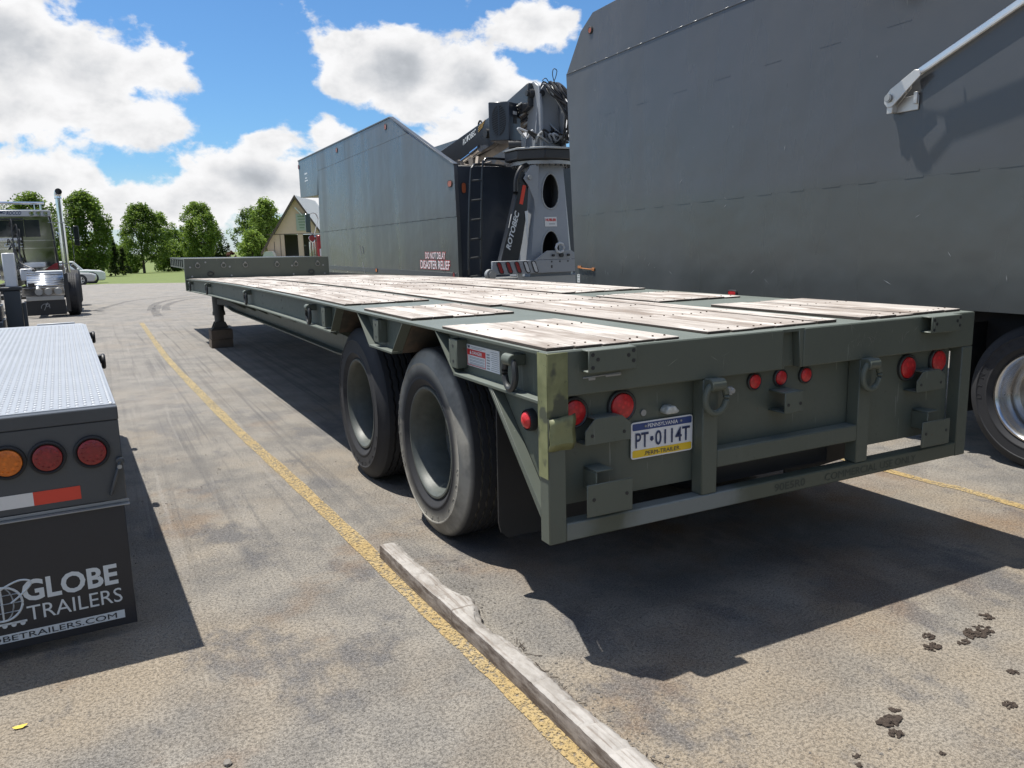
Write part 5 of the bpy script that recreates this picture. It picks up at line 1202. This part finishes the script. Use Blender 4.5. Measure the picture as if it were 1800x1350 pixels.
tag(lf.build('fallen_leaf', 'leaf_yellow'), 'small yellow leaf lying on the asphalt in the lower left', 'leaf')
gt = MB()
for k in range(1500):
    d = abs(random.gauss(0, 1)); x = random.uniform(-2.4, 2.6); y = random.uniform(-1.3, 4.5); r0 = random.choice([.0015, .002, .002, .003, .003, .0045, .006])*random.uniform(.7, 1.2)
    if k < 420: x = -.08+abs(random.gauss(0, .09)); y = random.uniform(-1.2, 1.1)
    i = len(gt.v); gt.v += [(x+r0*random.uniform(.8, 1.5), y, r0*.3), (x-r0*random.uniform(.8, 1.4), y+r0*.3, r0*.3), (x, y+r0*random.uniform(.8, 1.3), r0*.3), (x+r0*.2, y-r0*random.uniform(.8, 1.3), r0*.3), (x, y, r0*1.25)]
    gt.f += [(i, i+2, i+4), (i+2, i+1, i+4), (i+1, i+3, i+4), (i+3, i, i+4), (i, i+3, i+1, i+2)]
o = gt.build('grit', 'pebble', smooth=False); struct(o, 'stuff'); o['label'] = 'loose grit and small stones scattered over the asphalt'; o['category'] = 'grit'
tw = random.Random(12)
sg = MB()
for k in range(60):
    y = tw.uniform(-1.2, .2); x = -.085+.02*math.sin(y*5)+abs(tw.gauss(0, .016)); a = tw.uniform(0, 3); l_ = tw.uniform(.008, .03)
    sg.bar((x-l_*math.cos(a), y-l_*math.sin(a), .003), (x+l_*math.cos(a), y+l_*math.sin(a), .006), .0022, .0018)
o = sg.build('bark_shreds', 'dry_mud', smooth=False); struct(o, 'stuff'); o['label'] = 'dark bark shreds along the foot of the timber'; o['category'] = 'bark'
# ------------------------------------------------------------------ parked cars
def car(root, x, y, z, L_, W_, Hh, paint, suv=False, rot=0.0):
    """car body along local +x (front), origin at its middle on the ground"""
    n = lambda name, b, mt, bevel=.03, parent=None, **k: b.build(name, mt, parent or root, bevel=bevel, **k)
    h0 = .20; hb = Hh*(.60 if suv else .58); l2 = L_/2; w2 = W_/2
    low = [(-l2, h0+.1), (-l2+.1, h0), (l2-.12, h0), (l2, h0+.12), (l2, hb*.78), (l2-.25, hb*.92), (l2-1.15, hb*1.02), (-l2+.7, hb*1.04), (-l2+.05, hb*.98), (-l2, hb*.8)]
    body = MB().prism(low, 'y', -w2, w2); n('body', body, paint, .07, seg=2)
    g0, g1 = (-l2+.55, l2-1.05) if not suv else (-l2+.12, l2-1.35)
    cab = [(g0, hb*1.0), (g1, hb*1.0), (g1-.62, Hh), (g1-.95, Hh+.015), (g0+.75, Hh+.01) if not suv else (g0+.25, Hh), (g0+.5, Hh-.05) if not suv else (g0+.10, Hh-.06)]
    n('cabin', MB().prism(cab, 'y', -w2+.12, w2-.12), paint, .06, seg=2)
    for s in (-1, 1):
        yy = s*(w2-.118)
        for a, b in ((g0+.42, (g0+g1-.3)/2-.04), ((g0+g1-.3)/2+.04, g1-.28)):
            t0 = .42 if a == g0+.42 and not suv else .05; t1 = .45 if b == g1-.28 else .0
            n('side_window', MB().prism([(a, hb*1.05), (b, hb*1.05), (b-t1, Hh-.10), (a+t0, Hh-.10)], 'y', yy-.004, yy+.004), 'window_glass', .0)
        n('mirror', MB().box(g1-.45, g1-.30, s*(w2+.02)-.07, s*(w2+.02)+.07, hb*1.04, hb*1.04+.12), paint, .02)
        n('headlamp', MB().prism([(l2-.45, hb*.80), (l2-.03, hb*.66), (l2-.02, hb*.76), (l2-.28, hb*.91)], 'y', s*(w2-.04)-.03, s*(w2-.04)+.048), 'clear_lens', .01)
        n('door_line', MB().box((g0+g1)/2-.206, (g0+g1)/2-.194, s*(w2+.002)-.004, s*(w2+.002)+.004, h0+.12, hb), 'black_rubber', 0)
    n('windscreen', MB().prism([(g1-.06, hb*1.02), (g1-.02, hb*1.02), (g1-.60, Hh-.06), (g1-.64, Hh-.06)], 'y', -w2+.2, w2-.2), 'window_glass', 0)
    rw = .33 if not suv else .38; tyc = tyre_mesh(rw, rw*.66, .21, 'tyre_rubber')
    for s in (-1, 1):
        for xx in (l2-.90, -l2+.80):
            wb = MB().lathe([(0, rw*.66), (.0, rw*.60), (.03, rw*.5), (.02, rw*.2), (-.005, .05), (-.005, .0001)], (0, 0, 0), 'y', 24)
            for k in range(5):
                t = 2*math.pi*k/5; wb.bar((0, .004, 0), (rw*.6*math.cos(t), .0, rw*.6*math.sin(t)), .05, .02, (0, 1, 0))
            w_ = wb.build('wheel', 'aluminium', root); w_.location = (xx, s*(w2+.005), rw); w_.rotation_euler = (0, 0, 0 if s < 0 else math.pi)
            tt = link('tyre', tyc, None); tt.parent = w_; tt.rotation_euler = (0, 0, math.pi/2)
            n('wheel_arch', MB().cyl((xx, s*w2-.06*s, rw), (xx, s*(w2+.003), rw), rw+.06, n=24), 'black_rubber', 0)
c1 = thing('parked_sedan', 'silver sedan parked nearest behind the tractor, in front of the white pickup', 'car', (-3.42, 60.0, gz(60)), -.05, world=False); car(c1, 0, 0, 0, 4.6, 1.75, 1.40, 'car_silver')
c2 = thing('parked_pickup', 'white pickup parked just beyond the silver sedan', 'car', (-3.15, 64.5, gz(64.5)), .02, world=False); car(c2, 0, 0, 0, 5.3, 1.95, 1.62, 'car_white', True)

# ------------------------------------------------------------------ workshop building
BY = 105.0; k_ = (BY+2.469)/(72+2.469)
def bx_(x, z): return (-1.413+(x+1.413)*k_, 1.567+(z-1.567)*k_)
bl = thing('workshop_building', 'tan gabled workshop with dark brown roof trim and open bay doors', 'building', (0, 0, 0))
pk = bx_(15.52, 5.85); el_ = bx_(12.49, 1.25); xc = pk[0]; er = (2*xc-el_[0], el_[1]); zg = gz(BY)-.3
d0, d1 = bx_(14.28, 2.62), bx_(15.50, .67); e0, e1 = bx_(15.95, 2.75), bx_(17.6, .6)
bl.location = (xc-1.0, BY, gz(BY))
def gab(x): t = abs(x-xc)/(xc-el_[0]); return pk[1]+(el_[1]-pk[1])*t
n = lambda name, b, mt, bevel=.0, parent=bl, **k: b.build(name, mt, parent, bevel=bevel, **k)
xL, xR = el_[0]+.35, er[0]-.35
for (a, b, zb_) in ((xL, d0[0], zg), (d1[0], e0[0], zg), (e1[0], xR, zg)):
    n('gable_wall', MB().prism([(a, zb_), (b, zb_), (b, d0[1]), (a, min(d0[1], gab(a)-.05))] if gab(a) > d0[1] else [(a, zb_), (b, zb_), (b, d0[1]), (a+.01+(d0[1]-gab(a))*.55, d0[1]-.001), (a, gab(a)-.1)], 'y', BY, BY+.25), 'tan_siding')
n('gable_wall', MB().prism([(xc-(pk[1]-d0[1])/((pk[1]-el_[1])/(xc-el_[0]))+.06, d0[1]+.001), (xc+(pk[1]-d0[1])/((pk[1]-el_[1])/(xc-el_[0]))-.06, d0[1]+.001), (xc, pk[1]-.1)], 'y', BY, BY+.25), 'tan_siding')
n('wall_seam', MB().box(xL, xR, BY-.03, BY-.001, d0[1]-.02, d0[1]+.06), 'brown_trim')
n('back_wall', MB().box(xL, xR, BY+13.7, BY+14, zg, el_[1]), 'interior_wall'); n('side_wall', MB().box(xL, xL+.2, BY+.26, BY+13.7, zg, el_[1]-.1), 'tan_siding'); n('side_wall', MB().box(xR-.2, xR, BY+.26, BY+13.7, zg, el_[1]-.1), 'tan_siding')
n('floor_slab', MB().box(xL, xR, BY-.5, BY+14, zg-.2, zg+.3), 'interior_wall'); n('inner_wall', MB().box(xL+.2, xR-.2, BY+6, BY+6.1, zg+.31, d0[1]), 'interior_wall')
n('inner_lamp', MB().box(d1[0]-.9, d1[0]-.1, BY+5.8, BY+5.95, 1.5, 1.7), 'white_paint'); n('inner_door', MB().box(d1[0]-.8, d1[0]-.2, BY+5.85, BY+5.99, zg+.31, .6), 'black_paint')
for s in (-1, 1):
    ex = xc+s*(xc-el_[0]+.35); ez = el_[1]-.35*(pk[1]-el_[1])/(xc-el_[0])
    rf = n('roof', MB().prism([(xc, pk[1]+.25), (ex, ez+.25), (ex, ez+.05), (xc, pk[1]+.05)], 'y', BY-.55, BY+14.4), 'pale_roof')
    MB().prism([(xc, pk[1]+.28), (ex, ez+.28), (ex, ez-.12), (xc, pk[1]-.16)], 'y', BY-.68, BY-.56).build('barge_board', 'brown_trim', rf)
    for q in range(9): MB().prism([(xc+s*.05, pk[1]+.25), (ex, ez+.26), (ex, ez+.30), (xc+s*.05, pk[1]+.29)], 'y', BY+.4+1.5*q, BY+.46+1.5*q).build('roof_rib', 'pale_roof', rf)
sb = bx_(15.98, 4.3); sgn_ = n('wall_sign', MB().box(sb[0]-.75, sb[0]+.75, BY-.10, BY-.01, sb[1]-2.0, sb[1]+.15), 'sign_board')
for q in range(5): MB().box(sb[0]-.55+.05*q, sb[0]+.55-.08*q, BY-.12, BY-.101, sb[1]-.25-.36*q, sb[1]-.12-.36*q).build('sign_print', 'sign_green', sgn_)
n('flood_lamp', MB().bar((xc-.1, BY-.3, pk[1]-1.3), (xc+.8, BY-.3, pk[1]-2.3), .18, .12), 'white_paint'); n('lean_to_roof', MB().prism([(el_[0]-.1, -.2), (el_[0]+1.9, -.2), (el_[0]+1.4, .95), (el_[0]+.5, .95)], 'y', BY-2.2, BY-.8), 'pale_roof'); n('lean_to_wall', MB().box(el_[0]-.1, el_[0]+1.9, BY-2.1, BY-.8, zg, -.21), 'tan_siding')
n('wall_rib', MB().box(xL+.9, xL+.96, BY-.04, BY-.001, zg, d0[1]-.9).box(xL+1.7, xL+1.76, BY-.04, BY-.001, zg, d0[1]-.03), 'brown_trim')

bl.rotation_euler = (0, 0, -.42)
# ------------------------------------------------------------------ red service truck peeping out beyond the debris truck
rt = thing('red_service_truck', 'red truck with green backed mirror and twin chrome stacks partly hidden behind the debris truck', 'truck', (6.2, 27, 0))
n = lambda name, b, mt, bevel=.01, parent=rt, **k: b.build(name, mt, parent, bevel=bevel, **k)
n('cab', MB().prism([(26.6, .7), (28.6, .7), (28.6, 1.9), (28.2, 2.55), (26.7, 2.6)], 'x', 6.7, 8.2), 'red_paint', .05, seg=2); n('tank', MB().cyl((5.80, 26.0, .9), (5.80, 26.0, 1.92), .10, n=16), 'red_paint', .02); n('tank_label', MB().box(5.76, 5.84, 25.885, 25.895, 1.2, 1.45), 'white_tape', .002)
mm = n('mirror', MB().box(5.36, 5.53, 26.0, 26.08, 2.02, 2.66), 'green_glass', .02); n('mirror_arm', MB().tube(spline([(5.5, 26.06, 2.62), (5.62, 26.1, 2.68), (5.80, 26.3, 2.66), (5.95, 26.6, 2.5)], 6), .014, 6).tube([(5.50, 26.06, 2.05), (5.66, 26.1, 1.95), (5.95, 26.6, 2.5)], .014, 6).tube(spline([(5.48, 26, 2.02), (5.58, 26, 1.95), (5.7, 26, 1.86), (5.74, 26, 1.75)], 5), .016, 6), 'galvanised', 0)
n('lamp', MB().cyl((5.52, 25.9, 1.82), (5.52, 26, 1.82), .10, n=18), 'dark_red_lens', .01); n('lamp', MB().cyl((5.80, 25.9, 1.80), (5.80, 25.99, 1.80), .08, n=18), 'dark_red_lens', .01)
for x in (5.50, 5.60, 5.68): n('chrome_stack', MB().cyl((x, 26.15, .75), (x, 26.15, 1.70), .035, n=12), 'chrome', 0)
n('chassis', MB().box(5.4, 7.6, 25.9, 31, .55, .74), 'black_steel'); n('lamp_bracket', MB().tube(spline([(5.42, 25.95, 1.86), (5.48, 25.95, 1.72), (5.6, 25.95, 1.70), (5.64, 25.95, 1.9)], 5), .02, 6), 'chrome', 0)
for y in (27.2, 30.2): wheel(rt, 5.55, y, .509); wheel(rt, 7.5, y, .509, True)

# ------------------------------------------------------------------ trees
def tree(name, label, x, y, h_, rw, kind, seed, base=.18, leaf=.34, nclump=150, nleaf=48, trunk_r=.18, shape='oval', group='trees beyond the lawn'):
    rr = np.random.default_rng(seed); z0 = gz(y)
    o = thing(name, label, 'tree' if 'shrub' not in name else 'shrub', (x, y, z0), rr.uniform(0, 6), group, world=False)
    zb = h_*base
    b = MB(); b.cyl((0, 0, -.2), (0, 0, zb+h_*.12), trunk_r, trunk_r*.75, n=9); pts = []
    top = Vector((rr.normal(0, .2), rr.normal(0, .2), h_*.86)); b.tube([(0, 0, zb+h_*.1), (top.x*.4, top.y*.4, h_*.55), top], [trunk_r*.75, trunk_r*.4, trunk_r*.1], 7)
    cen = []
    for k in range(nclump):
        t = rr.uniform(0, 1)**.8; z = zb+(h_-zb)*t
        if shape == 'cone': prof = (1-t)*.98+.05
        elif shape == 'pyramid': prof = min(1.0, .55+1.6*t)*(1-max(0, t-.12)**1.35)+.06
        elif shape == 'vase': prof = math.sin(math.pi*(.16+.78*t))**.8*(.72+.42*t)
        else: prof = math.sin(math.pi*(.10+.86*t))**.75
        a = rr.uniform(0, 2*math.pi); r = rw*prof*math.sqrt(rr.uniform(.18, 1))*(.86+.22*math.sin(3*a+seed)+.10*math.sin(7*a+5*t))
        cen.append((r*math.cos(a), r*math.sin(a), z, rr.uniform(.55, 1.15)))
    for k in range(0, nclump, max(1, nclump//26)):
        c = cen[k]; zs = max(zb, c[2]-abs(math.hypot(c[0], c[1]))*.9); b.tube([(0, 0, zs), (c[0]*.5, c[1]*.5, (zs+c[2])/2+.05*h_), c[:3]], [trunk_r*.32, trunk_r*.2, trunk_r*.06], 5)
    b.build('trunk', 'bark', o)
    C = np.array(cen); N = nclump*nleaf; ci = np.repeat(np.arange(nclump), nleaf)
    sp = rw*.20; off = rr.normal(0, 1, (N, 3)); off /= np.linalg.norm(off, axis=1)[:, None]+1e-6; off *= (rr.uniform(0, 1, N)**.45)[:, None]*(C[ci, 3]*sp)[:, None]
    off[:, 2] *= 1.35 if shape in ('vase', 'oval') else .75
    p = C[ci, :3]+off; nn = rr.normal(0, 1, (N, 3)); nn[:, 2] += 1.3; nn /= np.linalg.norm(nn, axis=1)[:, None]; u = np.cross(nn, rr.normal(0, 1, (N, 3))); u /= np.linalg.norm(u, axis=1)[:, None]; w = np.cross(nn, u)
    s = leaf*rr.uniform(.55, 1.1, N)[:, None]
    V = np.stack([p-u*s*.6, p+w*s*.32, p+u*s*.6, p-w*s*.32], 1).reshape(-1, 3)
    me = bpy.data.meshes.new('crown'); me.vertices.add(len(V)); me.vertices.foreach_set('co', V.ravel()); me.loops.add(len(V)); me.loops.foreach_set('vertex_index', np.arange(len(V), dtype=np.int32))
    me.polygons.add(N); me.polygons.foreach_set('loop_start', np.arange(0, 4*N, 4, dtype=np.int32)); me.update(calc_edges=True); me.materials.append(MATS[kind])
    link('crown', me, o, smooth=False); return o
tree('broadleaf_tree', 'tall dark green tree right behind the tractor exhaust stack', -1.5, 108, 9.6, 3.5, 'leaf_mid', 1, .05, nclump=300, nleaf=56, shape='oval')
tree('broadleaf_tree', 'large green tree partly hidden behind the tractor cab at far left', -7.0, 104, 9.2, 3.8, 'leaf_dark', 2, .08, nclump=220)
tree('maple_tree', 'dark pyramid shaped tree with bare trunk standing alone on the lawn', 6.05, 137, 10.3, 4.9, 'leaf_dark', 3, .13, nclump=300, nleaf=52, shape='pyramid', trunk_r=.22)
tree('maple_tree', 'bright green round topped tree above the left of the headboard', 15.3, 142, 10.9, 3.6, 'leaf_light', 4, .05, nclump=300, nleaf=56, shape='vase')
tree('maple_tree', 'bright green upright tree just left of the tan workshop', 22.1, 121, 9.9, 2.7, 'leaf_light', 5, .05, nclump=240, nleaf=50, shape='vase')
tree('broadleaf_shrub', 'light green bushy shrub at the foot of the tree left of the workshop', 19.6, 118, 5.4, 2.6, 'leaf_light', 6, .0, nclump=130, nleaf=46)
tree('flowering_shrub', 'small purple leaved shrub showing above the headboard', 14.9, 108, 2.6, .9, 'leaf_purple', 7, .0, nclump=40, leaf=.22, trunk_r=.05)
tree('spruce_tree', 'narrow blackish conifer between the two large trees at left', 1.35, 113, 4.9, 1.1, 'leaf_conifer', 8, .0, nclump=120, shape='cone', leaf=.22, trunk_r=.1)
tree('spruce_tree', 'short blackish conifer right of the narrow one at the lawn edge', 2.6, 120, 3.6, 1.2, 'leaf_conifer', 9, .0, nclump=90, shape='cone', leaf=.22, trunk_r=.1)
tree('broadleaf_shrub', 'low grey green shrub under the lone tree on the lawn', 4.6, 146, 2.4, 2.0, 'leaf_mid', 10, .0, nclump=70, trunk_r=.06)
for i, (x, y, h_, rw, kd, lb_) in enumerate([(10.6, 160, 10.2, 3.6, 'leaf_light', 'pale green tree in the second row between the lone tree and the round topped one'), (13.5, 168, 7.6, 3.6, 'leaf_mid', 'lower green tree filling the gap left of the round topped tree'), (20.2, 165, 8.2, 3.2, 'leaf_conifer', 'dark distant tree right of the round topped tree'), (25, 150, 10.5, 4, 'leaf_dark', 'dark tree behind the gable of the workshop'),
        (-3.5, 125, 4.2, 3.2, 'leaf_dark', 'dark low tree behind the parked cars'), (3.0, 150, 4.5, 2.6, 'leaf_mid', 'low green tree in the second row left of the lone tree'), (18, 178, 6, 4.5, 'leaf_mid', 'far green tree between the round topped tree and the workshop'), (30, 160, 9, 5, 'leaf_dark', 'dark tree far behind the workshop roof'), (-12, 130, 9, 5, 'leaf_mid', 'green tree beyond the left edge of the lot'), (11.5, 150, 5.0, 3.0, 'leaf_mid', 'low green tree at the lawn edge left of the round topped tree'), (24, 135, 5.5, 3.0, 'leaf_mid', 'low green tree hidden behind the workshop corner')]):
    tree('broadleaf_tree', lb_, x, y, h_, rw, kd, 30+i, .02, nclump=120, nleaf=44, leaf=.42)

# the row of trees behind the viewpoint, seen only mirrored in polished metal and glass
src = tree('broadleaf_tree', 'green tree in the row behind the viewpoint, mirrored in the polished tractor cab', -26, -58, 10.5, 4.4, 'leaf_mid', 77, .05, nclump=160, nleaf=40, leaf=.6, group='trees mirrored in polished metal')
for i, (x, y) in enumerate([(-19, -62), (-12.5, -56), (-5, -60), (2, -57), (9, -62), (17, -58), (-34, -55), (-43, -60)]):
    r_ = src.copy(); COL.objects.link(r_); r_.location = (x, y, 0); r_.rotation_euler = (0, 0, i*1.3); r_.scale = (1+.1*(i % 3), 1, .9+.12*(i % 3))
    for ch_ in list(src.children): c_ = ch_.copy(); COL.objects.link(c_); c_.parent = r_
